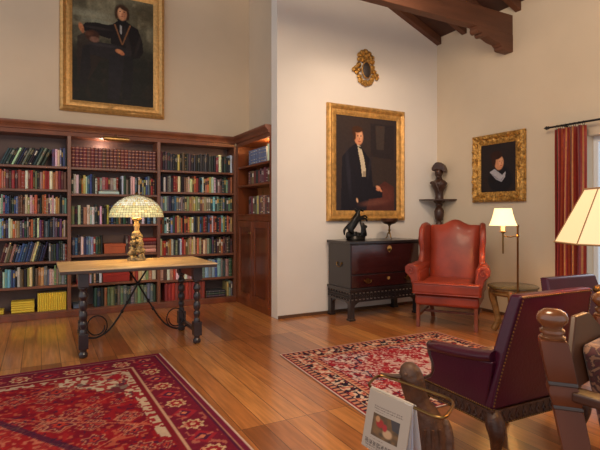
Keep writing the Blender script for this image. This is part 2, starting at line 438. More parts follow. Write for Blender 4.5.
def label_mat():
    m = bpy.data.materials.new('spine title'); m.use_nodes = True; N = m.node_tree.nodes; L = m.node_tree.links; b = N['Principled BSDF']
    oi = N.new('ShaderNodeObjectInfo'); rp = N.new('ShaderNodeValToRGB'); rp.color_ramp.interpolation = 'CONSTANT'
    e = rp.color_ramp.elements; e[0].color = lin((168, 140, 92)); e[1].position = .3; e[1].color = lin((214, 206, 190))
    for p, c in ((.6, (40, 34, 36)), (.72, (150, 40, 34)), (.85, (196, 178, 132))): k = e.new(p); k.color = lin(c)
    L.new(oi.outputs['Random'], rp.inputs['Fac'])
    tc = N.new('ShaderNodeTexCoord'); mp = N.new('ShaderNodeMapping'); mp.inputs['Scale'].default_value = (3, 1, 40); L.new(tc.outputs['Object'], mp.inputs['Vector'])
    nz = N.new('ShaderNodeTexNoise'); nz.inputs['Scale'].default_value = 1.5; L.new(mp.outputs[0], nz.inputs['Vector'])
    r2 = N.new('ShaderNodeValToRGB'); r2.color_ramp.elements[0].position = .42; r2.color_ramp.elements[1].position = .5; L.new(nz.outputs['Fac'], r2.inputs['Fac'])
    mx = N.new('ShaderNodeMix'); mx.data_type = 'RGBA'; L.new(r2.outputs['Color'], mx.inputs[0]); L.new(rp.outputs['Color'], mx.inputs[6]); L.new(oi.outputs['Color'], mx.inputs[7])
    L.new(mx.outputs[2], b.inputs['Base Color']); b.inputs['Roughness'].default_value = .5
    return m
M_label = label_mat()
gold_line = mat('spine gilt lines', (206, 150, 120), .5)
BM = [book_mesh(v) for v in range(5)]
BM[4].materials[2] = gold_line
ORD = 'zeroth first second third fourth fifth sixth seventh eighth ninth tenth eleventh twelfth thirteenth fourteenth fifteenth sixteenth seventeenth eighteenth nineteenth twentieth'.split()
TENS = {20: 'twenty', 30: 'thirty', 40: 'forty'}
def ordinal(n):
    if n <= 20: return ORD[n]
    if n % 10 == 0: return TENS[n][:-1]+'ieth'
    return TENS[n//10*10]+'-'+ORD[n % 10]
BOOKS = []   # dicts, later ranked by how large they show
def book(code, th, ht, dp, loc, rot, label, group, variant=None, name='book', cat='book'):
    n, c = PAL[code]
    if code not in 'Yq':
        gr = sum(c)/3; c = tuple(gr+(v-gr)*.74+10 for v in c)
        c = tuple(max(0, min(255, v*rnd.uniform(.86, 1.14)+rnd.uniform(-6, 6))) for v in c)
    if variant is None: variant = rnd.choice([0, 0, 1, 2, 2, 3])
    BOOKS.append(dict(c=lin(c), s=(th*.965, dp, ht), loc=Vector(loc), rot=rot, label=label, group=group, v=variant, name=name, cat=cat))
def row(codes, x0, x1, z, side, groupname, anchor_txt, from_end, hrange=(.19, .25), wvar=.35, lean=0, lean_n=0, facing='Y', front=None, kind='book', variant=None, depth=(.15, .2), uniform=False, num0=0):
    """fills x0..x1 (or y range when facing X) with books in the order of codes as the camera sees them"""
    n = len(codes)
    ws = [1 if uniform else rnd.uniform(1-wvar, 1+wvar) for _ in codes]
    room = abs(x1-x0)
    extra = 0
    H = [rnd.uniform(*hrange) for _ in codes]
    if lean_n: extra = H[lean_n-1]*math.sin(lean)*1.02+.004
    tot = sum(ws[k]/(math.cos(lean) if k < lean_n else 1) for k in range(n)); f = (room-extra)/tot
    x = x0; fr = front if front is not None else FY+.045
    for k, c in enumerate(codes):
        w = ws[k]*f; h = H[k]; dp = rnd.uniform(*depth)
        num = n-k if from_end else k+1+num0
        size = 'slim ' if w < .022 else 'thick ' if w > .04 else ''
        if h > hrange[0]+.8*(hrange[1]-hrange[0]) and not uniform: size = 'tall '+size if size == '' else size
        lab = '%s%s %s, %s %s, %s' % (size, PAL[c][0], kind, ordinal(num), anchor_txt, side)
        if k < lean_n:
            wb = w/math.cos(lean)
            # leans over towards +x, resting on its lower edge
            cx_ = x + wb - w/2*math.cos(lean) + .0006; zz = z + w/2*math.sin(lean)
            book(c, w, h, dp, (cx_, fr+rnd.uniform(0, .012), zz+.0005), (0, lean, 0), lab, groupname, variant)
            x += wb
            if k == lean_n-1: x += extra
        elif facing == 'Y':
            book(c, w, h, dp, (x+w/2, fr+rnd.uniform(0, .015), z+.0005), (0, 0, 0), lab, groupname, variant); x += w
        else:   # spine faces -x ; codes run from far (high y) to near
            book(c, w, h, dp, (fr+rnd.uniform(0, .01), x-w/2, z+.0005), (0, 0, -PI/2), lab, groupname, variant); x -= w
SH = ['top shelf', 'second shelf down', 'third shelf down', 'fourth shelf down', 'fifth shelf down', 'sixth shelf down', 'bottom shelf']
A_L = 'from inner upright'; A_M = 'from the magazine bay'; A_R = 'from the corner'
Z = SHZ[0]
def lrow(i, codes, z, **k):
    row(codes, -.415, .288, z, '%s of the magazine bay' % SH[i], 'books on the %s of the magazine bay' % SH[i], A_L, True, **k)
lrow(0, 'dggkwgnkekdkkgekg' 'pwisnbd', Z[6], lean=math.radians(24), lean_n=17, hrange=(.20, .235))
lrow(1, 'ojjmdrmrrwrruekjorrwojmmu', Z[5], hrange=(.20, .225))
lrow(2, 'wajbbkgbcuuuiyijoukoojpwiwyykse', Z[4], hrange=(.18, .235))
lrow(3, 'ccunwioitppgeooskwpmnsnkspgpyiu', Z[3], hrange=(.19, .24))
lrow(4, 'mmtutkbbbnbntinknn' 'eggnggsr', Z[2], lean=math.radians(14), lean_n=18, hrange=(.19, .24))
lrow(5, 'kwccbbkiuktikuoyssiaeevss', Z[1], hrange=(.18, .24), wvar=.3)
# yellow magazines on the bottom shelf
g_ = 'yellow magazines on the bottom shelf'
x = .285
for k in range(13):
    w = .0235
    book('Y', w, .215, .17, (x-w/2, FY+.05, Z[0]+.0005), (0, 0, 0), 'yellow magazine standing %s from inner upright on the bottom shelf' % ordinal(k+1), g_, 0, 'magazine', 'magazine')
    x -= w+.0005
for k in range(5):
    # lying flat: thickness in z, spine to the front
    book('Y', .026, .235, .17, (-.178+rnd.uniform(-.004, .004), FY+.05+rnd.uniform(0, .006), Z[0]+.0135+k*.0265), (0, PI/2, 0), 'yellow magazine lying flat, %s from bottom of the pile beside the upright magazines' % ordinal(k+1), g_, 0, 'magazine', 'magazine')
for k in range(2):
    book('Y', .024, .2, .17, (-.472, FY+.05, Z[0]+.0125+k*.025), (0, PI/2, 0), 'yellow magazine of the small flat stack, %s layer, cut by the frame' % ordinal(k+1), g_, 0, 'magazine', 'magazine')
# middle bay
Z = SHZ[1]
def mrow(i, name, codes, z, x0=.338, x1=1.358, **k):
    row(codes, x0, x1, z, '%s%s' % (name, '' if 'box' in name else ' of the lamp bay'), 'books on the %s of the lamp bay' % name, A_M, False, **k)
mrow(0, 'top shelf', 'm'*23, Z[5], uniform=True, hrange=(.253, .256), variant=4, kind='gilt-banded volume')
mrow(1, 'second shelf', 'gawkoywbbki', Z[4], .338, .635, hrange=(.19, .245), wvar=.3)
mrow(1, 'second shelf', 'rajrmjwr', Z[4], .64, .90, hrange=(.21, .235), wvar=.3, num0=11, front=FY+.165, depth=(.11, .12))
mrow(1, 'second shelf', 'kwgtkiwbkwkeybsurmk', Z[4], .905, 1.358, hrange=(.19, .245), wvar=.3, num0=19)
mrow(2, 'third shelf', 'ekwktwawkgwkkykbkgtkgkkwkkskwkbkw', Z[3], hrange=(.20, .255), wvar=.3)
mrow(3, 'fourth shelf', 'nbkwnbccrggk', Z[2], .345, .70, hrange=(.21, .245), wvar=.2)
mrow(4, 'fifth shelf', 'rgkjrwgikw', Z[1], .40, .69, hrange=(.17, .21))
mrow(4, 'shelf past the red box', 'oriieti', Z[1], 1.06, 1.355, hrange=(.18, .21))
mrow(5, 'bottom shelf', 'gnkovvkvvvgvvevvsvg', Z[0], .60, 1.355, hrange=(.225, .25), wvar=.2)
mrow(3, 'shelf by the rust box', 'um', Z[2], .975, 1.035, hrange=(.22, .235))
for k, c in enumerate('itmr'):
    book(c, .046, .2-.006*k, .2, (1.255+.004*k, FY+.05, Z[2]+.024+k*.047), (0, PI/2, 0), '%s book lying flat, %s layer of the pile behind the lamp stem' % (PAL[c][0], ordinal(k+1)), 'flat pile behind the lamp', 1)
book('w', .034, .24, .115, (.77, FY+.035, Z[4]+.018), (0, PI/2, 0), 'white book lying flat in front of the second shelf of the lamp bay', 'flat books of the lamp bay', 2)
book('e', .022, .22, .115, (.77, FY+.037, Z[4]+.0465), (0, PI/2, 0), 'thin green book lying on a white one, second shelf of lamp bay', 'flat books of the lamp bay', 0)
# corner bay
Z = SHZ[2]
def rrow(i, codes, z, x0=1.408, x1=2.43, **k):
    row(codes, x0, x1, z, '%s of the corner bay' % SH[i], 'books on the %s of the corner bay' % SH[i], A_R, True, **k)
rrow(0, 'mkdgdkkykukddkdkkdkdkdkkrwkgkkw', Z[6], hrange=(.21, .255), wvar=.25)
rrow(1, 'nkwkeakrrwkkutiiuorkbwktoyiikjudgemo', Z[5], hrange=(.185, .225), wvar=.3)
rrow(2, 'asasnnbevevyettyteutteegcgegesgded', Z[4], hrange=(.185, .205), wvar=.2)
rrow(3, 'rucwgcgryeokrmoywnktbgrmkbowroknrcygojt', Z[3], hrange=(.20, .235), wvar=.3)
rrow(4, 'iormtoigekwroutjyiuotmitegnukmuomuukm', Z[2], hrange=(.19, .24), wvar=.25)
rrow(5, 'imwtrwiiwjietrscscbcsgtg', Z[1], hrange=(.21, .26), wvar=.2)
row('r'*12, 1.47, 2.03, Z[0], 'bottom shelf of the corner bay', 'red volumes on the bottom shelf', 'from the table legs', False, hrange=(.235, .24), uniform=True, variant=0)
for k in range(3):
    book('d', .03, .27, .2, (2.185, FY+.04, Z[0]+.016+k*.031), (0, PI/2, 0), 'charcoal book lying flat, %s layer of pile beside the red volumes' % ordinal(k+1), 'grey flat pile', 1)
rrow(6, 'tev', Z[0], 2.345, 2.43, hrange=(.2, .22))
# side cupboard
def srow(name, codes, z, y0, y1, **k):
    row(codes, y0, y1, z, '%s shelf of the corner cupboard' % name, 'books on the %s shelf of the cupboard' % name, 'from the bookcase', False, facing='X', front=CXF+.04, depth=(.16, .19), **k)
srow('top', 'qqqqqqqqqq', 1.91, 6.13, 5.56, uniform=True, hrange=(.20, .203), variant=1)
srow('top, lit,', 'ww', 1.91, 5.53, 5.42, uniform=True, hrange=(.22, .225), variant=0)
srow('middle', 'uuumkmuummuk', 1.65, 6.15, 5.40, hrange=(.17, .2))
srow('lower', 'uumuuetuuutumuu', 1.26-.01, 6.15, 5.40, hrange=(.23, .245), wvar=.15)
# rank and place
for b_ in BOOKS:
    c = b_['loc']+Vector((0, 0, b_['s'][2]/2 if b_['rot'][1] < 1 else 0))
    px, py, d = proj(c); a = b_['s'][0]*b_['s'][2]/d/d
    if b_['rot'][2]: a *= .45
    if px < -3: a = 0
    b_['a'] = a; b_['px'] = px
BOOKS.sort(key=lambda q: -q['a'])
nb = 0; rest = []; seen_lab = {}
for b_ in BOOKS:
    is_book = b_['cat'] == 'book'
    if b_['a'] > 0 and (not is_book or nb < 300):
        nb += is_book
        o = bpy.data.objects.new(b_['name'], BM[b_['v']]); COL.objects.link(o)
        o.location = b_['loc']; o.rotation_euler = b_['rot']; o.scale = b_['s']
        if b_['rot'][1] > 1: o.location.x -= b_['s'][2]/2
        o.color = b_['c']
        tag(o, b_['label'], b_['cat'], b_['group'])
    else: rest.append(b_)
if rest:
    V, Fc, C = [], [], []
    MI = []
    for b_ in rest:
        me = BM[b_['v']]
        loc = b_['loc'].copy()
        if b_['rot'][1] > 1: loc.x -= b_['s'][2]/2
        Mx = Matrix.Translation(loc) @ (Matrix.Rotation(b_['rot'][2], 4, 'Z') @ Matrix.Rotation(b_['rot'][1], 4, 'Y')) @ Matrix.Diagonal((*b_['s'], 1))
        o0 = len(V); V += [Mx @ v.co for v in me.vertices]; 
        tc = rnd.choice([(200, 166, 96), (214, 206, 190), (40, 34, 36)])
        for p in me.polygons:
            Fc.append([o0+i for i in p.vertices]); col = b_['c'] if p.material_index == 0 else lin((206, 192, 160)) if p.material_index == 1 else lin(tc)
            C += list(col)*len(p.vertices)
    me = bpy.data.meshes.new('books_between'); me.from_pydata(V, [], Fc)
    at = me.color_attributes.new('Col', 'FLOAT_COLOR', 'CORNER'); at.data.foreach_set('color', C)
    o = finish('books_filling_the_shelves', me, mat('book cloth filler', rough=.55, attr='Col'))
    tag(o, 'thinner books filling the gaps on the wall bookcase shelves', 'books', kind='stuff')
# boxes in the lamp bay
def shelf_box(label, x0, x1, z, h, col, m):
    t = thing('storage_box', label, 'box', ((x0+x1)/2, FY+.15, z))
    MB().box(x0, x1, FY+.05, FY+.27, z+.0005, z+h*.7).build('box_body', m, t, world=True, bevel=.004)
    MB().box(x0-.003, x1+.003, FY+.046, FY+.274, z+h*.7, z+h).build('box_lid', m, t, world=True, bevel=.004)
shelf_box('rust-coloured cloth box lying on fourth shelf behind the lamp stem', .715, .968, SHZ[1][2], .125, 0, mat('rust cloth', (184, 92, 56), .7, noise=.15))
shelf_box('crimson cloth box lying on the shelf just below the table top', .70, 1.02, SHZ[1][1], .115, 0, mat('crimson cloth', (170, 48, 40), .7, noise=.15))
shelf_box('small slate blue box at the empty end of the lamp bay bottom shelf', .36, .46, SHZ[1][0], .05, 0, mat('slate cloth', (96, 112, 140), .7, noise=.15))

# ------------------------------------------------------------------ LIBRARY TABLE
TZ = .78; tx0, tx1, ty0, ty1 = .14, 1.50, 4.43, 5.27
tb = thing('library_table', 'long Spanish style table with pale top and dark turned legs before the bookcase', 'table', (.835, 4.85, 0))
MB().box(tx0, tx1, ty0, ty1, TZ-.012, TZ).build('table_top', M_ttop, tb, world=True, bevel=.004)
MB().box(tx0+.004, tx1-.004, ty0+.004, ty1-.004, TZ-.038, TZ-.0125).build('table_top_edge', M_darkb, tb, world=True, bevel=.005)
legprof = [(.030, .62), (.040, .61), (.040, .60), (.028, .59), (.026, .575), (.040, .55), (.042, .53), (.030, .51), (.024, .50), (.036, .48), (.040, .455), (.036, .43), (.024, .41),
           (.036, .39), (.040, .365), (.036, .34), (.024, .32), (.034, .305), (.038, .29), (.030, .265), (.026, .25), (.034, .235), (.036, .225), (.036, .2)]
LX = [(.33, 4.56), (.365, 5.14), (1.335, 4.56), (1.335, 5.14)]
for lx, ly in LX:
    lg = MB().lathe([(r*.87, z) for r, z in reversed(legprof)], (lx, ly, 0), 18)
    lg.cbox((lx, ly, .675), (.085, .085, .118)); lg.cbox((lx, ly, .145), (.078, .078, .13))
    lg.lathe([(.022, .0), (.036, .012), (.038, .035), (.026, .055), (.03, .082)], (lx, ly, 0), 16)
    lg.build('leg', M_dark, tb, world=True, bevel=.003)
for lx in (.33, 1.335):
    MB().box(lx-.022, lx+.022, 4.603, 5.097, .63, .73).build('apron', M_cab, tb, world=True, bevel=.003)
    MB().box(lx-.016, lx+.016, 4.60, 5.10, .10, .135).build('stretcher', M_dark, tb, world=True, bevel=.003)
def bez(P, n=12):
    P = [Vector(p) for p in P]; out = []
    for i in range(len(P)-1):
        p0 = P[max(i-1, 0)]; p1 = P[i]; p2 = P[i+1]; p3 = P[min(i+2, len(P)-1)]
        for k in range(n):
            t = k/n; out.append(.5*((2*p1)+(p2-p0)*t+(2*p0-5*p1+4*p2-p3)*t*t+(3*p1-p0-3*p2+p3)*t**3))
    out.append(P[-1]); return out
for s, yo in ((1, -.008), (-1, .008)):
    X = lambda v: .835+s*v
    pts = bez([(X(.10), 4.85+yo, .735), (X(.06), 4.85+yo, .67), (X(0), 4.85+yo, .575), (X(-.10), 4.85+yo, .40), (X(-.19), 4.85+yo, .25), (X(-.27), 4.85+yo, .15), (X(-.36), 4.85+yo, .10), (X(-.43), 4.85+yo, .10), (X(-.495), 4.85+yo, .12)])
    rod = MB().tube(pts, .0085)
    for q in ((X(0), .575), (X(-.10), .40), (X(-.145), .32)): rod.sphere((q[0], 4.85+yo, q[1]), (.015, .015, .02), 10)
    sp = [(X(-.44)+s*0 + 0, 4.85+yo, .10)]
    cxs, czs = X(-.37), .205
    sp = [(cxs + s*(-.095+.0*k)*math.cos(a)*(1-k*.25), 4.85+yo, czs+.105*math.sin(a)*(1-k*.25)) for k, a in [(j/28, math.radians(250-j/28*430)) for j in range(29)]]
    rod.tube(sp, .006)
    rod.build('iron_stretcher', M_iron, tb, world=True)

# leaded-glass lamp on the table
lx, ly = .86, 5.06
lamp = thing('table_lamp', 'lit mosaic glass dome lamp on a rockwork bronze stem on the long table', 'lamp', (lx, ly, TZ))
M_rock = mat('aged bronze and stone', (62, 50, 36), .5, metal=.15, col2=(186, 164, 122), nscale=26, bump=.6)
rb = MB()
rr = random.Random(3)
rb.lathe([(.085, 0), (.09, .01), (.085, .03), (.06, .04)], (0, 0, 0), 18)
for k in range(46):
    h = rr.random()**1.1*.27; a = rr.random()*2*PI; r = .062*(1-h/.32)+.014
    rb.sphere((r*math.cos(a), r*math.sin(a), .03+h*.92), (rr.uniform(.014, .03),)*2+(rr.uniform(.018, .036),), 8)
rb.build('base', M_rock, lamp)
MB().lathe([(.022, .24), (.034, .27), (.036, .285), (.024, .30), (.026, .33), (.030, .36), (.022, .385), (.02, .395), (.034, .405), (.05, .42), (.052, .43), (.012, .435)], (0, 0, 0), 20).build('stem', mat('pale onyx', (170, 144, 108), .35, noise=.3, nscale=20), lamp)
MB().lathe([(.008, .43), (.008, .66), (.018, .665), (.02, .675), (.008, .69), (0, .695)], (0, 0, 0), 12).build('finial', M_brassd, lamp)
# dome
prof = [(.018, .662), (.042, .660), (.068, .654), (.094, .646), (.12, .635), (.144, .622), (.166, .607), (.187, .590), (.206, .572), (.222, .552), (.236, .530), (.247, .507), (.256, .483), (.262, .460), (.263, .438)]
nseg = 56; V = []; Fc = []; C = []
for r, z in prof:
    for k in range(nseg): V.append((r*math.cos(2*PI*k/nseg), r*math.sin(2*PI*k/nseg), z))
for i in range(len(prof)-1):
    for k in range(nseg):
        Fc.append((i*nseg+k, i*nseg+(k+1) % nseg, (i+1)*nseg+(k+1) % nseg, (i+1)*nseg+k))
        t = rr.random()
        base = (250, 240, 206) if i < 9 else (236, 224, 162)
        if t < .12: base = (236, 222, 160)
        elif t < .2: base = (236, 200, 130)
        elif i >= 9 and t < .30: base = (222, 214, 150)
        elif i == 13: base = (222, 206, 150)
        jj = rr.uniform(.85, 1.08); C += list(lin(tuple(min(255, v*jj) for v in base)))*4
me = bpy.data.meshes.new('glass_shade'); me.from_pydata(V, [], Fc)
at = me.color_attributes.new('Col', 'FLOAT_COLOR', 'CORNER'); at.data.foreach_set('color', C)
M_mosaic = mat('mosaic glass', rough=.4, attr='Col', emit=.6)
sh = finish('glass_shade', me, M_mosaic, lamp, smooth=False)
me2 = bpy.data.meshes.new('leading'); me2.from_pydata([tuple(c*1.004 for c in v) for v in V], [], Fc)
ld = finish('leading', me2, mat('dark leading', (84, 70, 44), .6), sh, smooth=False)
w_ = ld.modifiers.new('w', 'WIREFRAME'); w_.thickness = .0026; w_.use_replace = True
def plight(name, loc, power, col, r=.05, kind='POINT', size=None, rot=None, spread=None, spot=None, blend=.5):
    d = bpy.data.lights.new(name, kind); d.energy = power; d.color = lin(col)[:3]
    if kind in ('POINT', 'SPOT'): d.shadow_soft_size = r
    if kind == 'AREA':
        d.shape = 'RECTANGLE'; d.size, d.size_y = size
        if spread: d.spread = spread
    if kind == 'SPOT': d.spot_size = spot; d.spot_blend = blend
    o = bpy.data.objects.new(name, d); COL.objects.link(o); o.location = loc
    if rot: o.rotation_euler = rot
    return o

# ------------------------------------------------------------------ FRAMED PICTURES
def frame_mb(W, H, fw, dep, prof=None, carved=0):
    """frame ring outer W x H, width fw, in XZ plane, back at y=0, front towards -Y. Returns MB"""
    prof = prof or [(0, 0), (0, -.55), (.12, -.85), (.25, -1), (.38, -.8), (.5, -.5), (.75, -.6), (.88, -.42), (1, -.35), (1, -.1)]
    mb = MB(); rs = []
    n = 44 if carved else 1
    def corner_path(off):
        x0, x1, z0, z1 = off, W-off, off, H-off
        P = []
        for (a, b2) in (((x0, z0), (x1, z0)), ((x1, z0), (x1, z1)), ((x1, z1), (x0, z1)), ((x0, z1), (x0, z0))):
            for k in range(n): P.append((a[0]+(b2[0]-a[0])*k/n, a[1]+(b2[1]-a[1])*k/n))
        return P
    for u, v in prof:
        ring = []
        for (px_, pz_) in corner_path(u*fw):
            y = v*dep; ox = oz = 0
            if carved and 0 < u < .72:
                q = mnoise.noise(Vector((px_*34, pz_*34, u*5)))*carved; y += q
                if u < .1: ox = oz = q*.6
            ring.append((px_-W/2+ox, y, pz_+oz))
        rs.append(ring)
    mb.rings(rs, cap=False)
    return mb
def painting(name, label, W, H, fw, dep, ras, loc, rz, tilt=0, m=None, carved=0, extra=None):
    t = thing(name, label, 'painting', loc, rz)
    frame_mb(W, H, fw, dep, carved=carved).build('picture_frame', m or M_gold, t, angle=50)
    # backing board, then canvas
    MB().box(-W/2+.01, W/2-.01, -.006, 0, .01, H-.01).build('backing_board', M_darkb, t)
    c = sheet('canvas', ras, W-2*fw+.004, H-2*fw+.004, M_paint, t, flat=False)
    c.location = (-(W-2*fw+.004)/2, -.2*dep-.004, fw-.002)
    if tilt: t.rotation_euler = (tilt, 0, rz)
    return t
def ras_big():   # seated gentleman in black holding a hat, landscape behind
    R = Ras(190, 262, (40, 40, 34), 1.36)
    n1 = R.nz(6, 1.3); n2 = R.nz(16, 1.3); n3 = R.nz(34, 1.3)
    up = np.clip((R.V-.42)*2.6, 0, 1)
    R.put(up*.85, (98, 92, 72)); R.put(up*np.clip(n1*2-.8, 0, 1), (140, 134, 108), .65); R.put(up*np.clip(n2*2.4-1.4, 0, 1), (168, 158, 126), .5)
    R.ell(.20, .80, .26, .035, (150, 148, 124), soft=.9, a=.7); R.ell(.30, .74, .20, .02, (134, 140, 124), soft=.9, a=.5); R.ell(.92, .90, .16, .12, (74, 66, 48), soft=.9, a=.8); R.ell(.06, .92, .12, .10, (70, 62, 46), soft=.9, a=.7)
    R.put(np.clip((.58-R.V)*3.2, 0, 1), (30, 31, 29), .8); R.put((R.V < .5)*np.clip(n2*2-1.2, 0, 1), (56, 44, 36), .5)
    # rocky seat, coat, legs
    R.poly([(.06,.58),(.18,.64),(.30,.58),(.34,.40),(.20,.20),(.06,.24)], (46, 36, 32), .8)
    coat = (30, 25, 26)
    R.poly([(.10,.665),(.16,.715),(.28,.73),(.42,.725),(.50,.745),(.52,.64),(.44,.60),(.28,.62),(.15,.635)], coat)
    R.poly([(.47,.735),(.52,.765),(.555,.785),(.66,.785),(.70,.765),(.80,.73),(.855,.62),(.87,.52),(.82,.46),(.70,.44),(.52,.46),(.46,.56),(.455,.66)], coat)
    R.poly([(.12,.50),(.30,.555),(.52,.555),(.72,.52),(.70,.42),(.50,.40),(.30,.425),(.14,.43)], (40, 36, 38))
    R.poly([(.12,.50),(.20,.51),(.22,.30),(.16,.14),(.08,.16)], (34, 31, 33)); R.poly([(.44,.45),(.62,.47),(.60,.24),(.56,.04),(.42,.04)], (36, 34, 38)); R.poly([(.62,.46),(.74,.47),(.74,.24),(.70,.05),(.60,.05)], (30, 29, 31))
    R.ell(.66, .60, .035, .12, (50, 42, 40), rot=.2, soft=.8, a=.7); R.ell(.30, .68, .14, .012, (54, 46, 44), soft=.8, a=.7); R.ell(.36, .53, .16, .012, (62, 56, 58), soft=.8, a=.6); R.ell(.80, .58, .02, .10, (48, 40, 38), rot=-.3, soft=.8, a=.7)
    for a_, b_ in (((.505,.745),(.60,.56)), ((.70,.755),(.60,.56))):
        w = .011; R.poly([(a_[0]-w,a_[1]),(a_[0]+w,a_[1]),(b_[0]+w*.8,b_[1]),(b_[0]-w*.8,b_[1])], (132, 88, 56), .85)
    R.poly([(.565,.765),(.60,.765),(.592,.655),(.572,.67)], (158, 156, 156), .9); R.poly([(.535,.80),(.655,.80),(.65,.755),(.60,.735),(.55,.755)], (26, 24, 26))
    # hat and hands
    R.ell(.235, .605, .085, .05, (66, 40, 30), soft=.3); R.ell(.26, .572, .055, .026, (128, 92, 76), soft=.5, a=.85); R.ell(.20, .62, .05, .02, (92, 58, 40), soft=.6, a=.7)
    R.ell(.105, .665, .028, .040, (192, 124, 82), rot=.3, soft=.4); R.ell(.125, .635, .016, .022, (160, 98, 66), soft=.5)
    R.ell(.565, .495, .050, .020, (196, 128, 86), rot=-.25, soft=.4); R.ell(.60, .478, .028, .014, (170, 104, 70), soft=.5)
    # head
    R.ell(.592, .868, .088, .070, (62, 42, 28), soft=.3); R.ell(.53, .84, .024, .045, (66, 44, 30), soft=.4); R.ell(.665, .842, .026, .045, (58, 38, 26), soft=.4)
    R.ell(.598, .852, .058, .062, (202, 142, 102), soft=.25); R.ell(.575, .862, .026, .036, (224, 172, 132), soft=.7, a=.7); R.ell(.632, .85, .022, .045, (160, 104, 74), soft=.8, a=.6)
    R.ell(.625, .905, .060, .018, (66, 44, 30), rot=-.3, soft=.4); R.ell(.572, .872, .012, .0045, (70, 44, 34), soft=.5); R.ell(.622, .872, .012, .0045, (66, 42, 34), soft=.5)
    R.ell(.598, .852, .007, .014, (178, 112, 80), soft=.6); R.ell(.598, .828, .018, .004, (150, 78, 64), soft=.5)
    R.grain(.16, 70); R.grain(.10, 22); return R
def ras_mid():   # young man in a dark suit leaning beside a red chair
    R = Ras(130, 170, (58, 46, 42), 1.25)
    R.put(R.nz(4, 1.2)*.8, (46, 40, 44), .7); R.poly([(.58,.98),(.98,.98),(.98,.60),(.58,.62)], (40, 34, 38), .8); R.poly([(.66,.96),(.82,.96),(.80,.70),(.68,.70)], (88, 74, 64), .35)
    R.put(np.clip((.3-R.V)*3, 0, 1), (44, 40, 50), .6)
    R.poly([(.32,.02),(.98,.02),(.98,.30),(.82,.36),(.70,.30),(.48,.24)], (86, 44, 38), .85); R.ell(.80, .2, .16, .09, (112, 58, 48), soft=.6, a=.5)
    R.poly([(.12,.60),(.24,.70),(.36,.76),(.44,.70),(.58,.58),(.62,.30),(.78,.28),(.78,.18),(.55,.16),(.50,.02),(.10,.02)], (30, 28, 36))
    R.poly([(.36,.745),(.42,.72),(.47,.60),(.50,.48),(.50,.40),(.44,.40),(.42,.52),(.385,.64)], (200, 184, 156)); R.poly([(.455,.40),(.50,.40),(.50,.46),(.45,.46)], (160, 142, 118))
    R.poly([(.36,.72),(.45,.72),(.42,.69)], (36, 32, 36)); R.ell(.365, .87, .085, .065, (66, 40, 28), soft=.2); R.ell(.385, .82, .072, .085, (206, 140, 102), soft=.2)
    R.ell(.41, .83, .03, .045, (228, 172, 130), soft=.5, a=.7); R.ell(.36, .90, .085, .035, (70, 42, 28), soft=.25); R.ell(.32, .83, .02, .045, (70, 42, 28), soft=.3)
    for ex in (.37, .42): R.ell(ex, .832, .011, .006, (60, 36, 30), soft=.4)
    R.ell(.40, .80, .009, .012, (182, 110, 82), soft=.5); R.ell(.395, .772, .022, .006, (160, 78, 62), soft=.4)
    R.ell(.36, .145, .014, .026, (214, 166, 128), rot=.3, soft=.5); R.ell(.71, .285, .045, .018, (222, 152, 112), rot=-.5, soft=.4); R.ell(.745, .262, .035, .012, (206, 132, 96), rot=-.7, soft=.5); R.ell(.70, .262, .03, .010, (196, 124, 90), rot=-.3, soft=.5)
    R.ell(.22, .45, .03, .22, (44, 42, 52), rot=.1, soft=.9, a=.8); R.ell(.56, .50, .02, .12, (44, 40, 48), rot=-.2, soft=.9, a=.8)
    R.ell(.62, .12, .20, .03, (118, 72, 60), rot=.1, soft=.9, a=.6)
    k_ = int(.03*R.nx); R.C[:, :] = np.concatenate([R.C[:, k_:], R.C[:, -1:].repeat(k_, 1)], 1)
    m_ = int(.04*R.ny); R.C = np.concatenate([R.C[m_:], R.C[-1:].repeat(m_, 0)], 0)
    R.grain(.12, 60); return R
def ras_small():  # sitter in a black hat and white collar
    R = Ras(90, 120, (34, 27, 28), 1.3); R.put(R.nz(4), (52, 38, 34), .35)
    R.ell(.56, .25, .34, .28, (22, 20, 26), soft=.2)
    R.poly([(.26,.42),(.40,.48),(.62,.34),(.72,.42),(.70,.30),(.60,.20),(.44,.26)], (168, 164, 168)); R.poly([(.30,.40),(.56,.24),(.68,.32),(.60,.22),(.42,.28)], (112, 112, 128), .7)
    R.ell(.53, .60, .13, .15, (196, 134, 96), soft=.2); R.ell(.58, .62, .06, .09, (220, 160, 118), soft=.5, a=.7)
    R.ell(.45, .76, .17, .09, (48, 26, 20), soft=.2); R.ell(.38, .66, .06, .13, (54, 28, 20), soft=.3)
    R.ell(.55, .63, .015, .008, (50, 30, 26), soft=.4); R.ell(.62, .63, .013, .008, (50, 30, 26), soft=.4); R.ell(.605, .59, .012, .02, (170, 104, 76), soft=.5); R.ell(.59, .54, .03, .008, (150, 66, 54), soft=.4)
    R.grain(.1, 40); return R
M_goldbright = mat('bright gilt', (212, 164, 98), .38, metal=.45, noise=.25, nscale=30, bump=.6, bscale=70)
painting('portrait_painting', 'large gilt-framed portrait of a seated gentleman in black above the bookcase', 1.30, 1.715, .145, .07, ras_big(), (.866, 6.795, 2.565), 0, carved=.006, m=M_goldbright)
painting('portrait_painting', 'gilt-framed portrait of a young man in a dark suit above the chest', 1.245, 1.49, .135, .06, ras_mid(), (3.783, 5.145, 1.16), 0, carved=.003, m=M_gold)
painting('portrait_painting', 'small portrait in an ornate carved gold frame on the wall beside the curtain', .77, .855, .128, .065, ras_small(), (5.035, 4.085, 1.40), -PI/2, carved=.03, m=M_gold2)

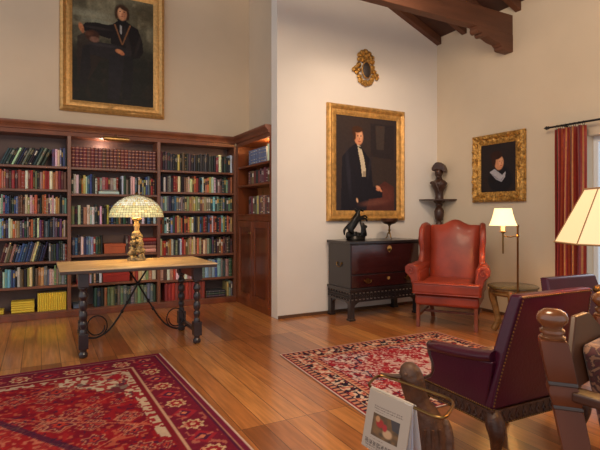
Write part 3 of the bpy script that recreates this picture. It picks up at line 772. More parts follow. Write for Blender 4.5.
# ornate coat-of-arms plaque
pq = thing('wall_ornament', 'carved gilt cartouche with a dark oval shield high above the portrait', 'ornament', (3.755, 5.145, 2.95))
pq.scale = (.92, 1, .90)
pb = MB(); rr = random.Random(8)
out = [(.0, .47, .05), (-.06, .455, .04), (.06, .45, .045), (-.10, .41, .045), (.11, .40, .045), (-.11, .35, .04), (.12, .34, .04), (0, .40, .06), (-.05, .36, .05), (.06, .35, .05), (-.12, .27, .04), (-.17, .22, .035), (-.20, .19, .038), (-.15, .16, .035),
       (.12, .26, .04), (.15, .20, .035), (.19, .15, .04), (.20, .11, .03), (.13, .13, .035), (-.11, .10, .04), (.11, .08, .04), (-.09, .05, .045), (.08, .04, .045), (0, .015, .05), (-.045, .02, .04), (.045, .02, .04), (-.11, .20, .03), (.105, .20, .03)]
for x_, z_, r_ in out:
    pb.sphere((x_, -.02, z_), (r_, .022, r_*.95), 12)
    pb.lathe([(r_*.35, -.018), (r_*.55, 0), (r_*.35, .012)], (x_, -.04, z_), 10, 'Y')
pb.build('carved_surround', M_gold2, pq)
MB().sphere((0, -.035, .20), (.075, .028, .115), 20).build('oval_shield', mat('dark enamel', (60, 50, 46), .6, metal=.1, noise=.3, nscale=15), pq)
MB().lathe([(.078, -.012), (.086, 0), (.078, .012)], (0, 0, 0), 24, 'Y', cap=False).xf(Matrix.Translation((0, -.045, .20)) @ Matrix.Diagonal((1, 1, 1.45, 1))).build('shield_rim', M_gold, pq)
pq_b = MB().box(-.06, .06, -.055, -.045, .185, .197).build('shield_band', mat('ruddy enamel', (132, 74, 48), .4), pq, bevel=.002)

# ------------------------------------------------------------------ CHEST ON STAND
ch = thing('chest', 'dark polished chest with brass fittings on a fretwork stand below the portrait', 'chest', (3.7, 4.88, 0))
cx0, cx1, cy0, cy1 = 3.175, 4.22, 4.63, 5.11
MB().box(cx0, cx1, cy0, cy1, .375, .895).build('chest_body', M_chest_s, ch, world=True, bevel=.004)
MB().box(cx0-.025, cx1+.025, cy0-.025, cy1+.01, .895, .93).build('lid', M_chest_s, ch, world=True, bevel=.008)
MB().box(cx0+.01, cx1-.01, cy0-.012, cy0, .545, .885).build('front_panel', M_chest, ch, world=True, bevel=.004)
dw = MB().box(cx0+.01, cx1-.01, cy0-.014, cy0, .385, .53).build('drawer', M_chest, ch, world=True, bevel=.004)
MB().box(cx0-.02, cx1+.02, cy0-.02, cy1+.01, .345, .376).build('stand_moulding', M_chest_s, ch, world=True, bevel=.006)
fr = MB(); 
def fret(axis, a0, a1, face, th):
    # pierced apron between z .215 and .345: rails, uprights and diagonals
    def bx(u0, u1, z0, z1, M=None):
        if axis == 'X': fr.box(u0, u1, face, face+th, z0, z1, M)
        else: fr.box(face, face+th, u0, u1, z0, z1, M)
    bx(a0, a1, .325, .346); bx(a0, a1, .215, .236)
    n = int((a1-a0)/.055)
    for k in range(n+1):
        u = a0+(a1-a0)*k/n
        bx(u-.006, u+.006, .236, .325)
        if k < n:
            uc = u+(a1-a0)/n/2
            bx(uc-.02, uc+.02, .262, .272); bx(uc-.02, uc+.02, .29, .30); bx(uc-.005, uc+.005, .25, .31)
fret('X', cx0, cx1, cy0-.008, .02); fret('Y', cy0, cy1, cx0-.008, .02)
fr.box(cx0+.02, cx1, cy0+.02, cy1, .335, .345)
fr.build('fretwork_apron', M_chest_s, ch, world=True)
for x_, sx in ((cx0+.025, 1), (cx1-.025, -1)):
    for y_, sy in ((cy0+.025, 1), (cy1-.03, -1)):
        L_ = MB().cbox((x_, y_, .11), (.062, .062, .215))
        L_.prism([(x_+sx*.03, .215), (x_+sx*.03, .14), (x_+sx*.05, .18), (x_+sx*.09, .205), (x_+sx*.12, .215)], 'Y', y_-.018, y_+.018)
        L_.prism([(y_+sy*.03, .215), (y_+sy*.03, .14), (y_+sy*.05, .18), (y_+sy*.09, .205), (y_+sy*.12, .215)], 'X', x_-.018, x_+.018)
        L_.cbox((x_, y_, .012), (.078, .078, .024))
        L_.build('leg', M_chest_s, ch, world=True, bevel=.003)
esc = MB().lathe([(.0, 0), (.034, 0), (.03, .008), (0, .01)], (3.73, cy0-.024, .835), 14, 'Y')
esc.prism([(3.70, .83), (3.73, .785), (3.76, .83)], 'Y', cy0-.024, cy0-.013); esc.build('escutcheon', M_goldbright, ch, world=True)
def drop_handle(x_, z_, parent):
    h = MB()
    for sx in (-.045, .045): h.lathe([(0, 0), (.014, 0), (.01, .012), (0, .014)], (x_+sx, cy0-.028, z_), 10, 'Y')
    h.tube([(x_+.045*math.cos(a), cy0-.032, z_-.028*math.sin(a)) for a in [PI*k/10 for k in range(11)]], .005, 8)
    h.lathe([(0, 0), (.03, 0), (.028, .003), (0, .004)], (x_, cy0-.0185, z_), 12, 'Y')
    h.build('drawer_handle', M_brassd, parent, world=True)
for x_ in (3.41, 4.02): drop_handle(x_, .462, dw)
MB().lathe([(0, 0), (.02, 0), (.018, .006), (0, .008)], (3.72, cy0-.022, .475), 12, 'Y').build('keyhole_plate', M_goldbright, dw, world=True)
h = MB()
for sy in (-.05, .05): h.lathe([(0, -.014), (.013, -.012), (.014, 0), (0, 0)], (cx0-.001, 4.86+sy, .66), 10, 'X')
h.tube([(cx0-.014, 4.86+.05*math.cos(a), .66-.045*math.sin(a)) for a in [PI*k/10 for k in range(11)]], .005, 8)
h.build('side_handle', M_brassd, ch, world=True)

# skin-modifier helper for small sculpture
def skin(name, joints, edges, m, parent, sub=2):
    me = bpy.data.meshes.new(name); me.from_pydata([j[:3] for j in joints], edges, [])
    o = finish(name, me, m, parent, smooth=False)
    md = o.modifiers.new('sk', 'SKIN'); md.use_smooth_shade = True
    sv = me.skin_vertices[0].data if me.skin_vertices else None
    if sv is None:
        bpy.context.view_layer.objects.active = o
        sv = me.skin_vertices[0].data
    for i, j in enumerate(joints):
        r = j[3]; sv[i].radius = (r, r if len(j) < 5 else j[4]); sv[i].use_root = (i == 0)
    subsurf(o, sub)
    return o
# bronze group of a rearing horse and its groom
st = thing('bronze_statuette', 'dark bronze statuette of a man restraining a rearing horse, standing on the chest', 'statuette', (3.42, 4.87, .93), math.radians(-12))
bs = MB().lathe([(.105, 0), (.11, .012), (.10, .03), (.085, .05), (.05, .06)], (0, 0, 0), 16)
for k in range(26): bs.sphere((rr.uniform(-.10, .10), rr.uniform(-.06, .05), .056), (rr.uniform(.02, .04), .03, rr.uniform(.03, .052)), 8)
bs.xf(Matrix.Diagonal((1.15, .75, 1, 1)))
bs.build('rock_base', M_bronze, st)
HJ = [(-.03, .0, .20, .050), (.005, 0, .255, .052), (.025, 0, .31, .036), (.03, 0, .35, .027), (.055, 0, .378, .019), (.105, 0, .352, .012),
      (-.07, .0, .155, .042), (-.08, -.028, .105, .032), (-.03, -.03, .08, .018), (-.06, -.03, .045, .013), (-.055, .028, .10, .030), (-.015, .03, .085, .018), (-.04, .03, .045, .013),
      (.06, -.02, .26, .020), (.125, -.022, .265, .013), (.14, -.022, .225, .010), (.065, .02, .275, .020), (.135, .022, .30, .013), (.165, .022, .268, .010),
      (-.12, 0, .165, .018), (-.155, 0, .12, .018), (-.15, 0, .06, .008)]
HE = [(0, 1), (1, 2), (2, 3), (3, 4), (4, 5), (0, 6), (6, 7), (7, 8), (8, 9), (6, 10), (10, 11), (11, 12), (1, 13), (13, 14), (14, 15), (1, 16), (16, 17), (17, 18), (6, 19), (19, 20), (20, 21)]
skin('horse', HJ, HE, M_bronze, st, 2)
MJ = [(.085, -.045, .12, .026), (.08, -.045, .155, .030), (.078, -.045, .18, .022), (.078, -.045, .195, .013), (.08, -.045, .215, .020), (.06, -.05, .085, .018), (.055, -.055, .045, .013), (.11, -.045, .085, .018), (.115, -.045, .045, .013),
      (.05, -.045, .185, .014), (.045, -.035, .22, .011), (.06, -.02, .25, .010), (.105, -.045, .175, .014), (.125, -.035, .15, .011), (.13, -.03, .18, .010)]
ME = [(0, 1), (1, 2), (2, 3), (3, 4), (0, 5), (5, 6), (0, 7), (7, 8), (2, 9), (9, 10), (10, 11), (2, 12), (12, 13), (13, 14)]
skin('groom', MJ, ME, M_bronze, st, 2)
mn = MB()
for k in range(8):
    t_ = k/7; mn.sphere((-.005+.02*math.sin(3*t_), 0, .27+.10*t_), (.016, .010, .018), 8)
mn.build('mane', M_bronze, st)
# compote
cp = thing('pedestal_bowl', 'small tarnished metal bowl on a tripod stem, standing on the chest behind the armchair', 'bowl', (3.95, 4.88, .93))
MB().lathe([(.03, .185), (.075, .20), (.105, .225), (.112, .262), (.106, .262), (.098, .23), (.06, .208), (0, .20)], (0, 0, 0), 24).build('bowl', mat('tarnished copper', (88, 58, 42), .4, metal=.7, noise=.3), cp)
stm = MB().lathe([(.010, .06), (.012, .10), (.02, .115), (.010, .13), (.012, .165), (.03, .19)], (0, 0, 0), 14)
for k in range(3):
    a = k*2*PI/3+.4; stm.tube(bez([(0, 0, .09), (.02*math.cos(a), .02*math.sin(a), .07), (.03*math.cos(a), .03*math.sin(a), .03), (.05*math.cos(a), .05*math.sin(a), .007)], 5), .007, 8)
stm.build('stem', M_brassd, cp)

# ------------------------------------------------------------------ CORNER SHELF + BUST
bk = thing('corner_bracket', 'carved dark wood wall bracket with a thin rounded shelf in the room corner', 'bracket', (4.9, 5.0, 1.05))
pts = [(5.038, 5.13)] + [(5.038-.36*math.cos(math.radians(a)), 5.13-.36*math.sin(math.radians(a))) for a in range(0, 91, 6)]
MB().prism(pts, 'Z', 1.437, 1.455).build('shelf_top', M_carved, bk, world=True, bevel=.005)
cbx, cby = 4.915, 4.985
MB().lathe([(.0, .93), (.02, .94), (.028, .98), (.018, 1.0), (.045, 1.04), (.055, 1.09), (.04, 1.13), (.03, 1.15), (.05, 1.17), (.062, 1.22), (.068, 1.29), (.05, 1.33), (.035, 1.345), (.05, 1.37), (.045, 1.39), (.075, 1.42), (.08, 1.437)], (cbx, cby, 0), 14).build('carved_support', M_carved, bk, world=True)
MB().tube([(cbx, cby, 1.0), (4.97, 5.07, 1.1), (5.02, 5.12, 1.2)], .02).build('wall_stay', M_carved, bk, world=True)
bu = thing('bust', 'dark carved bust of an officer in a bicorne hat on the corner shelf', 'bust', (cbx, cby, 1.455), math.radians(-62))
to = MB().lathe([(.056, 0), (.06, .02), (.054, .035), (.058, .09), (.072, .13), (.094, .17), (.108, .205), (.108, .23), (.09, .255), (.052, .275), (.04, .295), (.038, .33)], (0, 0, 0), 20).xf(Matrix.Diagonal((1.0, .78, 1, 1)))
to.sphere((-.09, 0, .235), (.04, .045, .026), 10); to.sphere((.082, 0, .218), (.034, .045, .024), 10)
to.tube([(-.04, -.07, .255), (0, -.078, .17), (.025, -.055, .08)], .010, 8); to.tube([(.05, -.065, .255), (.03, -.08, .19), (-.01, -.06, .1)], .010, 8)
to.build('torso', M_carved, bu)
hd = MB().sphere((0, -.012, .368), (.054, .064, .076), 18); hd.sphere((0, -.076, .358), (.012, .018, .02), 8); hd.sphere((0, -.058, .312), (.027, .020, .022), 10)
for sx in (-1, 1): hd.sphere((sx*.047, 0, .37), (.01, .016, .022), 8); hd.sphere((sx*.02, -.068, .378), (.011, .009, .008), 8)
hd.sphere((0, -.070, .334), (.018, .009, .006), 8)
hd.build('head', M_carved, bu)
hat = [(-.105, .425), (-.09, .40), (-.05, .41), (0, .415), (.05, .405), (.095, .375), (.12, .37), (.125, .39), (.118, .43), (.10, .47), (.07, .50), (.03, .522), (-.01, .528), (-.045, .515), (-.075, .485), (-.098, .455)]
MB().prism([(a_*.86, b_*.97+.008) for a_, b_ in hat], 'Y', -.066, .05).build('bicorne_hat', M_carved, bu, bevel=.025, seg=4)

# ------------------------------------------------------------------ WING CHAIR
def rb(x0, x1, y0, y1, z0, z1, M=None): return MB().box(x0, x1, y0, y1, z0, z1, M)
fc = (at_z(412, 326.7, 0)+at_z(475.5, 331.5, 0))/2
wc = thing('wing_chair', 'red leather wing armchair with scrolled arms between the chest and the small gilt table', 'armchair', (fc.x+.040+.30*.80, fc.y-.018+.30*.60, 0), math.radians(-54))
wc.scale = (.935, 1, 1)
# local: faces -Y ; origin .33 behind the front legs
for sx in (-1, 1):
    MB().prism([(sx*.305, -.33), (sx*.345, -.33), (sx*.345, -.29), (sx*.305, -.29)], 'Z', 0, .26).build('leg', M_legw, wc, bevel=.004)
    b_ = MB(); b_.rings([[(sx*.27-.022, .30, 0), (sx*.27+.022, .30, 0), (sx*.27+.022, .345, 0), (sx*.27-.022, .345, 0)], [(sx*.29-.025, .22, .26), (sx*.29+.025, .22, .26), (sx*.29+.025, .27, .26), (sx*.29-.025, .27, .26)]]); b_.build('leg', M_legw, wc, bevel=.003)
    MB().box(sx*.325-.012, sx*.325+.012, -.28, .28, .11, .145).xf(Matrix.Shear('XZ', 4, (0, 0))).build('stretcher', M_legw, wc, bevel=.003)
MB().box(-.315, .315, -.012, .012, .115, .14).build('stretcher', M_legw, wc, bevel=.003)
MB().box(-.27, .27, .255, .28, .13, .155).build('stretcher', M_legw, wc, bevel=.003)
MB().box(-.36, .36, -.35, .30, .245, .37).build('seat_rail', M_leather, wc, bevel=.035, seg=5)
# seat cushion (T shape)
cu = [(-.385, -.40), (.385, -.40), (.385, -.30), (.30, -.27), (.30, .18), (-.30, .18), (-.30, -.27), (-.385, -.30)]
cs = MB().prism(cu, 'Z', .368, .51).build('seat_cushion', M_leather, wc, bevel=.04, seg=5)
for z_ in (.385, .493):
    MB().tube([(-.378, -.27, z_), (-.383, -.375, z_), (-.36, -.402, z_), (.36, -.402, z_), (.383, -.375, z_), (.378, -.27, z_)], .006, 8).build('piping', M_leather_d, cs)
# back: curved slab with camel top, raked
def back_slab(w0, w1, z0, zs, zc, y0, rake, th, bulge, nx=16, nz=14):
    mb = MB(); R = []
    def top(u): return zs+(zc-zs)*(.5+.5*math.cos(PI*min(1, abs(u)/.62)))
    G = {}
    for side in (0, 1):
        for i in range(nx+1):
            for j in range(nz+1):
                u = -1+2*i/nx; t = j/nz; zt = top(u)
                z = z0+(zt-z0)*t; w = w0+(w1-w0)*t
                y = y0+rake*(z-z0)
                e = min(1, (1-abs(u))*5)*min(1, (1-t)*6+.0); e = math.sqrt(max(0, e))
                if side == 0: y -= bulge*(1-u*u)**.5*math.sin(PI*min(1, t*.95+.05))**.5 + .02*e
                else: y += th - .02*(1-e)
                G[side, i, j] = mb.b.verts.new((u*w, y, z - .012*(1-e)*0))
    for side in (0, 1):
        for i in range(nx):
            for j in range(nz):
                q = (G[side, i, j], G[side, i+1, j], G[side, i+1, j+1], G[side, i, j+1]); mb.b.faces.new(q if side == 0 else q[::-1])
    for i in range(nx):
        for j in (0, nz): mb.b.faces.new((G[0, i, j], G[0, i+1, j], G[1, i+1, j], G[1, i, j]))
    for j in range(nz):
        for i in (0, nx): mb.b.faces.new((G[0, i, j], G[0, i, j+1], G[1, i, j+1], G[1, i, j]))
    return mb
back_slab(.30, .31, .40, 1.12, 1.185, .20, .20, .10, .055).build('backrest', M_leather, wc, bevel=.02, seg=4, angle=60)
for sx in (-1, 1):
    # wing profile (y, z)
    wp = [(.40, 1.10), (.33, 1.135), (.24, 1.15), (.14, 1.135), (.06, 1.09), (.02, 1.02), (.01, .94), (.025, .86), (.03, .80), (.0, .74), (-.03, .70), (-.02, .62), (.24, .58), (.32, .62)]
    wng = MB().prism(wp, 'X', -.035, .035)
    for v in wng.b.verts:
        k = max(0, (.3-v.co.y))
        v.co.x = sx*(.325+k*.12+(.012 if v.co.z > 1 else 0)+ v.co.x*sx)
    wng.build('wing', M_leather, wc, bevel=.028, seg=5, angle=60)
    # arm: outer panel and roll
    MB().box(min(sx*.305, sx*.385), max(sx*.305, sx*.385), -.30, .28, .36, .62).build('arm_panel', M_leather, wc, bevel=.025, seg=4)
    rl = MB(); n = 16; rings = []
    for y_, r_, dx, dz in ((-.335, .060, .02, 0), (-.325, .078, .02, 0), (-.25, .080, .015, 0), (-.1, .075, .01, .01), (.05, .068, 0, .02), (.2, .06, -.02, .03)):
        rings.append([(sx*(.375+dx)+r_*math.cos(2*PI*k/n), y_, .622+dz+r_*.95*math.sin(2*PI*k/n)) for k in range(n)])
    arm = rl.rings(rings).build('arm_roll', M_leather, wc, angle=60, bevel=.008)
    # front facing of the arm, narrowing downwards
    fp = [(sx*.31, .37), (sx*.385, .37), (sx*.395, .46), (sx*.415, .54), (sx*.475, .60), (sx*.48, .66), (sx*.44, .695), (sx*.39, .70), (sx*.345, .67), (sx*.325, .60), (sx*.31, .50)]
    MB().prism(fp, 'Y', -.345, -.30).build('arm_front', M_leather, wc, bevel=.012, seg=3, angle=60)
    sp = [(sx*(.405+.045*(1-j/26)*math.cos(a)), -.352, .625+.045*(1-j/26)*math.sin(a)) for j, a in [(j, 1.5+j*.38) for j in range(22)]]
    MB().tube(sp, .005, 6).build('scroll_piping', M_leather_d, arm)

# ------------------------------------------------------------------ BURGUNDY ARMCHAIRS
def burgundy(label, loc, rz, sz=1.0):
    t = thing('library_armchair', label, 'armchair', loc, rz)
    hw = .33
    # local: faces -Y. rear legs at y = +.29 front at -.29
    for sx in (-1, 1):
        for yy, dy in ((-.215, -.03), (.215, .05)):
            x_ = sx*(hw-.035)
            L_ = MB().tube(bez([(x_, yy, .33), (x_+sx*.022, yy+dy*.8, .25), (x_+sx*.008, yy+dy*.5, .15), (x_-sx*.005, yy+dy*.2, .07), (x_+sx*.012, yy+dy*.7, .028)], 5), [.036]*2+[.042, .045, .043, .038, .034, .030, .027, .024, .022, .020, .019, .018, .017, .017, .019, .022, .026, .028, .028], 12)
            L_.sphere((x_+sx*.014, yy+dy*.8, .026), (.036, .04, .026), 12)
            L_.build('leg', M_carved, t)
    # rail of carved wood
    r = MB().box(-hw, hw, -.25, .245, .275, .345)
    def leafy(x_, y_, ax):
        k_ = .022
        for q in (-1, 1):
            a = (x_+q*.012*(ax == 0), y_+q*.012*(ax == 1), .30); b2 = (x_-q*.006*(ax == 0), y_-q*.006*(ax == 1), .335)
            r.tube([a, b2], [.005, .0035], 6)
        r.sphere((x_, y_, .292), (.008, .005, .007) if ax == 0 else (.005, .008, .007), 6)
    for k in range(14): leafy(-hw+2*hw*(k+.5)/14, .246, 0)
    for k in range(12):
        for sx in (-1, 1): leafy(sx*(hw+.001), -.25+.495*(k+.5)/12, 1)
    rail_ = r.build('seat_rail', M_carved, t, bevel=.006)
    MB().box(-hw+.06, hw-.06, -.25, .14, .345, .47).build('seat_cushion', M_burg, t, bevel=.04, seg=5)
    # backrest : raked slab, narrower at the top
    def sl(y0, th, z0, z1, wb, wt, rake, name, m, bev=.015):
        mb = MB(); n = 8; rs = []
        for k in range(n+1):
            tt = k/n; z = z0+(z1-z0)*tt; w = wb+(wt-wb)*tt; y = y0+rake*tt**1.2
            thk = th*(1-.25*tt)
            rs.append([(-w, y, z), (w, y, z), (w, y+thk, z), (-w, y+thk, z)])
        return mb.rings(rs).build(name, m, t, bevel=bev, seg=4, angle=50)
    bk_ = sl(.155, .085, .345, .885, hw-.004, .26, .125, 'backrest', M_burg)
    # nail heads down the edges of the back and along the top, and round the lower edge
    nl = MB()
    for k in range(34):
        tt = k/33; z = .35+(.875-.35)*tt; w = hw-.012+(.26-.008-hw+.004)*tt; y = .155+.125*tt**1.2+.085*(1-.25*tt)
        for sx in (-1, 1): nl.sphere((sx*w, y+.001, z), (.0045, .003, .0045), 6)
    for k in range(36):
        x_ = -.245+.49*k/35; nl.sphere((x_, .155+.125+.062, .874), (.0045, .003, .0045), 6)
    nl.build('nailhead_trim', M_brassd, bk_); nl = MB()
    for k in range(44):
        x_ = -hw+.01+(2*hw-.02)*k/43; nl.sphere((x_, .247, .281), (.0045, .003, .0045), 6)
    for k in range(40):
        y_ = -.245+.48*k/39
        for sx in (-1, 1): nl.sphere((sx*(hw-.002), y_, .352), (.003, .0045, .0045), 6); nl.sphere((sx*(hw+.002), y_, .281), (.003, .0045, .0045), 6)
    nl.build('nailhead_trim', M_brassd, rail_)
    for sx in (-1, 1):
        ap = [(.20, .345), (.24, .57), (.1, .555), (-.08, .545), (-.165, .535), (-.175, .50), (-.15, .46), (-.145, .42), (-.17, .38), (-.23, .345)]
        MB().prism(ap, 'X', sx*(hw-.055), sx*(hw-.004)).build('arm_panel', M_burg, t, bevel=.008)
        # rolled pad
        pad = []
        for y_, z_, rx, rz_ in ((-.19, .538, .033, .018), (-.18, .54, .042, .028), (-.10, .547, .044, .031), (.05, .56, .044, .031), (.16, .575, .042, .030), (.23, .59, .038, .028)):
            pad.append([(sx*(hw-.032)+rx*math.cos(2*PI*k/14), y_, z_+rz_*math.sin(2*PI*k/14)) for k in range(14)])
        MB().rings(pad).build('arm_pad', M_burg, t, angle=60)
        ft = bez([(sx*(hw-.03), -.19, .54), (sx*(hw-.03), -.195, .51), (sx*(hw-.03), -.168, .46), (sx*(hw-.03), -.16, .42), (sx*(hw-.03), -.182, .375), (sx*(hw-.03), -.245, .34)], 5)
        f_ = MB().tube(ft, .018, 10); f_.sphere((sx*(hw-.03), -.193, .545), (.03, .016, .024), 12)
        f_.build('arm_front', M_carved, t)
    t.scale = (1, 1, sz)
    return t
near = burgundy('burgundy leather armchair with nailhead trim seen from behind, beside the newspaper holder', (2.155, 1.745, 0), math.radians(178.3))
far = copy_tree(near)
far.location = (3.30, 1.79, 0); far.rotation_euler = (0, 0, math.radians(-3)); far.scale = (1.0, 1, .915)
far['label'] = 'lower burgundy leather armchair whose back top shows in front of the curtain'

# ------------------------------------------------------------------ SMALL GILT TABLE, SWING-ARM LAMP
gt = thing('side_table', 'small round gilded side table with a dark top next to the red wing chair', 'table', (4.36, 3.36, 0))
M_gt = mat('old gilded wood', (150, 104, 52), .45, metal=.25, noise=.4, nscale=18, bump=.6)
MB().lathe([(0, .478), (.235, .478), (.25, .485), (.25, .497), (.235, .505), (0, .505)], (0, 0, 0), 40).build('table_top', mat('dark marble top', (92, 78, 50), .2, coat=.3, noise=.3, nscale=6), gt)
ap = MB().lathe([(.215, .475), (.22, .46), (.20, .44), (.215, .42), (.19, .40), (.17, .40), (.17, .475)], (0, 0, 0), 30, cap=False)
ap.build('apron', M_gt, gt)
for k in range(4):
    a = k*PI/2+.6; c_, s_ = math.cos(a), math.sin(a)
    MB().tube(bez([(.185*c_, .185*s_, .46), (.20*c_, .20*s_, .38), (.17*c_, .17*s_, .25), (.15*c_, .15*s_, .12), (.19*c_, .19*s_, .02)], 5), [.05, .05, .05, .048, .045, .042, .04, .038, .036, .035, .034, .033, .032, .032, .032, .032, .032, .034, .036, .036, .032], 10).build('leg', M_gt, gt)
MB().lathe([(.0, .10), (.14, .10), (.14, .12), (0, .12)], (0, 0, 0), 24).build('lower_shelf', M_gt, gt)

fl = thing('floor_lamp', 'lit brass swing-arm floor lamp with a small cream shade by the wing chair', 'lamp', (4.13, 3.13, 0))
MB().lathe([(.12, 0), (.12, .012), (.10, .02), (.03, .03), (.012, .045)], (0, 0, 0), 28).build('base', M_brassd, fl)
MB().lathe([(.0095, .03), (.0095, 1.12), (.013, 1.125), (.013, 1.14), (0, 1.15)], (0, 0, 0), 12).build('pole', M_brassd, fl)
# arm runs towards camera left
ad = Vector((-Fy, Fx, 0))
e = ad*.145
MB().tube([(0, 0, 1.035), (e.x*.5, e.y*.5, 1.022), (e.x, e.y, 1.035)], .005, 8).sphere((0, 0, 1.035), .016, 10).build('swing_arm', M_brassd, fl)
MB().lathe([(.006, .86), (.0085, .87), (.0085, 1.06), (.03, 1.075), (.034, 1.08), (.01, 1.085)], (e.x, e.y, 0), 14).build('socket_post', M_brassd, fl)
MB().lathe([(.017, 1.083), (.017, 1.135), (.012, 1.14)], (e.x, e.y, 0), 14).build('candle_sleeve', mat('ivory sleeve', (236, 214, 160), .5, emit=.5), fl)
M_shade = mat('lit cream pleated shade', (250, 226, 178), .8, emit=1.7, emcol=(255, 214, 150))
sp_ = MB(); nn = 48
def shade_ring(r, z, amp=.02): return [(e.x+r*(1+amp*(k % 2))*math.cos(2*PI*k/nn), e.y+r*(1+amp*(k % 2))*math.sin(2*PI*k/nn), z) for k in range(nn)]
sp_.rings([shade_ring(.128, 1.138), shade_ring(.12, 1.15), shade_ring(.102, 1.20), shade_ring(.086, 1.26), shade_ring(.078, 1.305)], cap=False)
sh2 = sp_.build('lamp_shade', M_shade, fl)
sh2.modifiers.new('so', 'SOLIDIFY').thickness = .002

# ------------------------------------------------------------------ CURTAIN, ROD
cr = thing('curtain_rod', 'thin black iron curtain rod with an arrow finial on the window wall', 'rod', (4.94, 2.4, 2.19))
cx_ = 4.93
MB().tube([(cx_, 3.34, 2.20), (cx_, .9, 2.20)], .011, 10).build('rod', M_iron, cr, world=True)
MB().lathe([(.0, .0), (.022, .04), (.011, .055), (.018, .06), (.011, .075)], (0, 0, 0), 10).xf(Matrix.Translation((cx_, 3.41, 2.20)) @ Matrix.Rotation(PI/2, 4, 'X')).build('finial', M_iron, cr, world=True)
MB().tube([(5.04, 3.20, 2.20), (4.93, 3.20, 2.20)], .008, 8).build('wall_bracket', M_iron, cr, world=True)
def curtain_mat():
    m = bpy.data.materials.new('striped silk'); m.use_nodes = True; N = m.node_tree.nodes; L = m.node_tree.links; b = N['Principled BSDF']
    a = N.new('ShaderNodeAttribute'); a.attribute_name = 'Col'
    tc = N.new('ShaderNodeTexCoord'); nz = N.new('ShaderNodeTexNoise'); nz.inputs['Scale'].default_value = 30; L.new(tc.outputs['Object'], nz.inputs['Vector'])
    rp = N.new('ShaderNodeValToRGB'); rp.color_ramp.elements[0].color = (.7, .7, .7, 1); rp.color_ramp.elements[1].color = (1.2, 1.2, 1.2, 1); L.new(nz.outputs['Fac'], rp.inputs['Fac'])
    mx = N.new('ShaderNodeMix'); mx.data_type = 'RGBA'; mx.blend_type = 'MULTIPLY'; mx.inputs[0].default_value = 1
    L.new(a.outputs['Color'], mx.inputs[6]); L.new(rp.outputs['Color'], mx.inputs[7]); L.new(mx.outputs[2], b.inputs['Base Color']); b.inputs['Roughness'].default_value = .5; b.inputs['Sheen Weight'].default_value = .3
    tr = N.new('ShaderNodeBsdfTranslucent'); L.new(mx.outputs[2], tr.inputs['Color'])
    ms = N.new('ShaderNodeMixShader'); ms.inputs[0].default_value = .35
    L.new(b.outputs[0], ms.inputs[1]); L.new(tr.outputs[0], ms.inputs[2]); L.new(ms.outputs[0], N['Material Output'].inputs['Surface'])
    return m
cu_ = thing('curtain', 'red and gold striped curtain hanging in folds beside the window', 'curtain', (4.93, 3.1, 0))
nx, nz_ = 160, 24; V = []; Cc = []
stripe = [(176, 52, 36), (206, 92, 52), (150, 36, 34), (186, 60, 40), (216, 150, 84), (176, 52, 36), (130, 40, 48), (150, 132, 108), (206, 150, 84), (90, 66, 64), (160, 44, 36)]
for j in range(nz_):
    t_ = j/(nz_-1); z = .03+2.14*t_
    for i in range(nx):
        u = i/(nx-1); ph = u*2*PI*4.5
        amp = .026+.018*(1-t_)
        y = 2.94+.33*(u) + .006*math.sin(5*t_+u*9)
        xx = 4.93+amp*math.sin(ph+.4*math.sin(3*t_))+.008*math.sin(ph*2.3+1)
        V.append((xx-4.93, y-3.1, z))
        c = stripe[int(u*44) % len(stripe)]; Cc += list(lin(c))
Fc = [(j*nx+i, j*nx+i+1, (j+1)*nx+i+1, (j+1)*nx+i) for j in range(nz_-1) for i in range(nx-1)]
me = bpy.data.meshes.new('curtain_panel'); me.from_pydata(V, [], Fc)
at = me.color_attributes.new('Col', 'FLOAT_COLOR', 'POINT'); at.data.foreach_set('color', Cc)
cp_ = finish('curtain_panel', me, curtain_mat(), cu_, angle=80); cp_.modifiers.new('so', 'SOLIDIFY').thickness = .003
for k in range(7):
    y_ = 2.96+.29*k/6
    MB().tube([(4.93+.020*math.cos(2*PI*q/14), y_, 2.19+.022*math.sin(2*PI*q/14)) for q in range(14)], .0028, 6, closed=True).build('curtain_ring', M_iron, cu_, world=True)

# ------------------------------------------------------------------ BIG TABLE LAMP + ITS TABLE
LX_, LY_ = 2.24, 1.17
lt = thing('lamp_table', 'small round dark pedestal table under the big shaded lamp', 'table', (LX_, LY_, 0))
MB().lathe([(0, .73), (.19, .73), (.20, .738), (.20, .75), (.19, .758), (0, .758)], (0, 0, 0), 40).build('table_top', M_chest_s, lt)
MB().lathe([(.03, .03), (.05, .08), (.03, .14), (.022, .3), (.04, .45), (.022, .55), (.03, .68), (.09, .73)], (0, 0, 0), 18).build('column', M_chest_s, lt)
for k in range(3):
    a = k*2*PI/3+.9; MB().tube(bez([(0, 0, .13), (.08*math.cos(a), .08*math.sin(a), .10), (.17*math.cos(a), .17*math.sin(a), .02)], 6), .018, 8).build('leg', M_chest_s, lt)
bl = thing('table_lamp', 'large lamp with a creamy panelled shade on a gilded black urn base', 'lamp', (LX_, LY_, .758))
M_gb = mat('antique gilt bronze', (112, 84, 48), .3, metal=.85, noise=.35, nscale=25)
MB().lathe([(.085, 0), (.09, .012), (.075, .03), (.045, .05), (.03, .075), (.028, .10), (.05, .115), (.085, .13), (.10, .145), (.103, .155), (.10, .165), (.085, .172)], (0, 0, 0), 32).build('urn_base', M_chest_s, bl)
rim = MB()
for k in range(28):
    a = 2*PI*k/28; rim.sphere((.102*math.cos(a), .102*math.sin(a), .156), (.013, .013, .015), 8)
rim.lathe([(.09, .14), (.108, .148), (.112, .158), (.10, .172), (.08, .176)], (0, 0, 0), 32)
rim.build('gilded_rim', M_gb, bl)
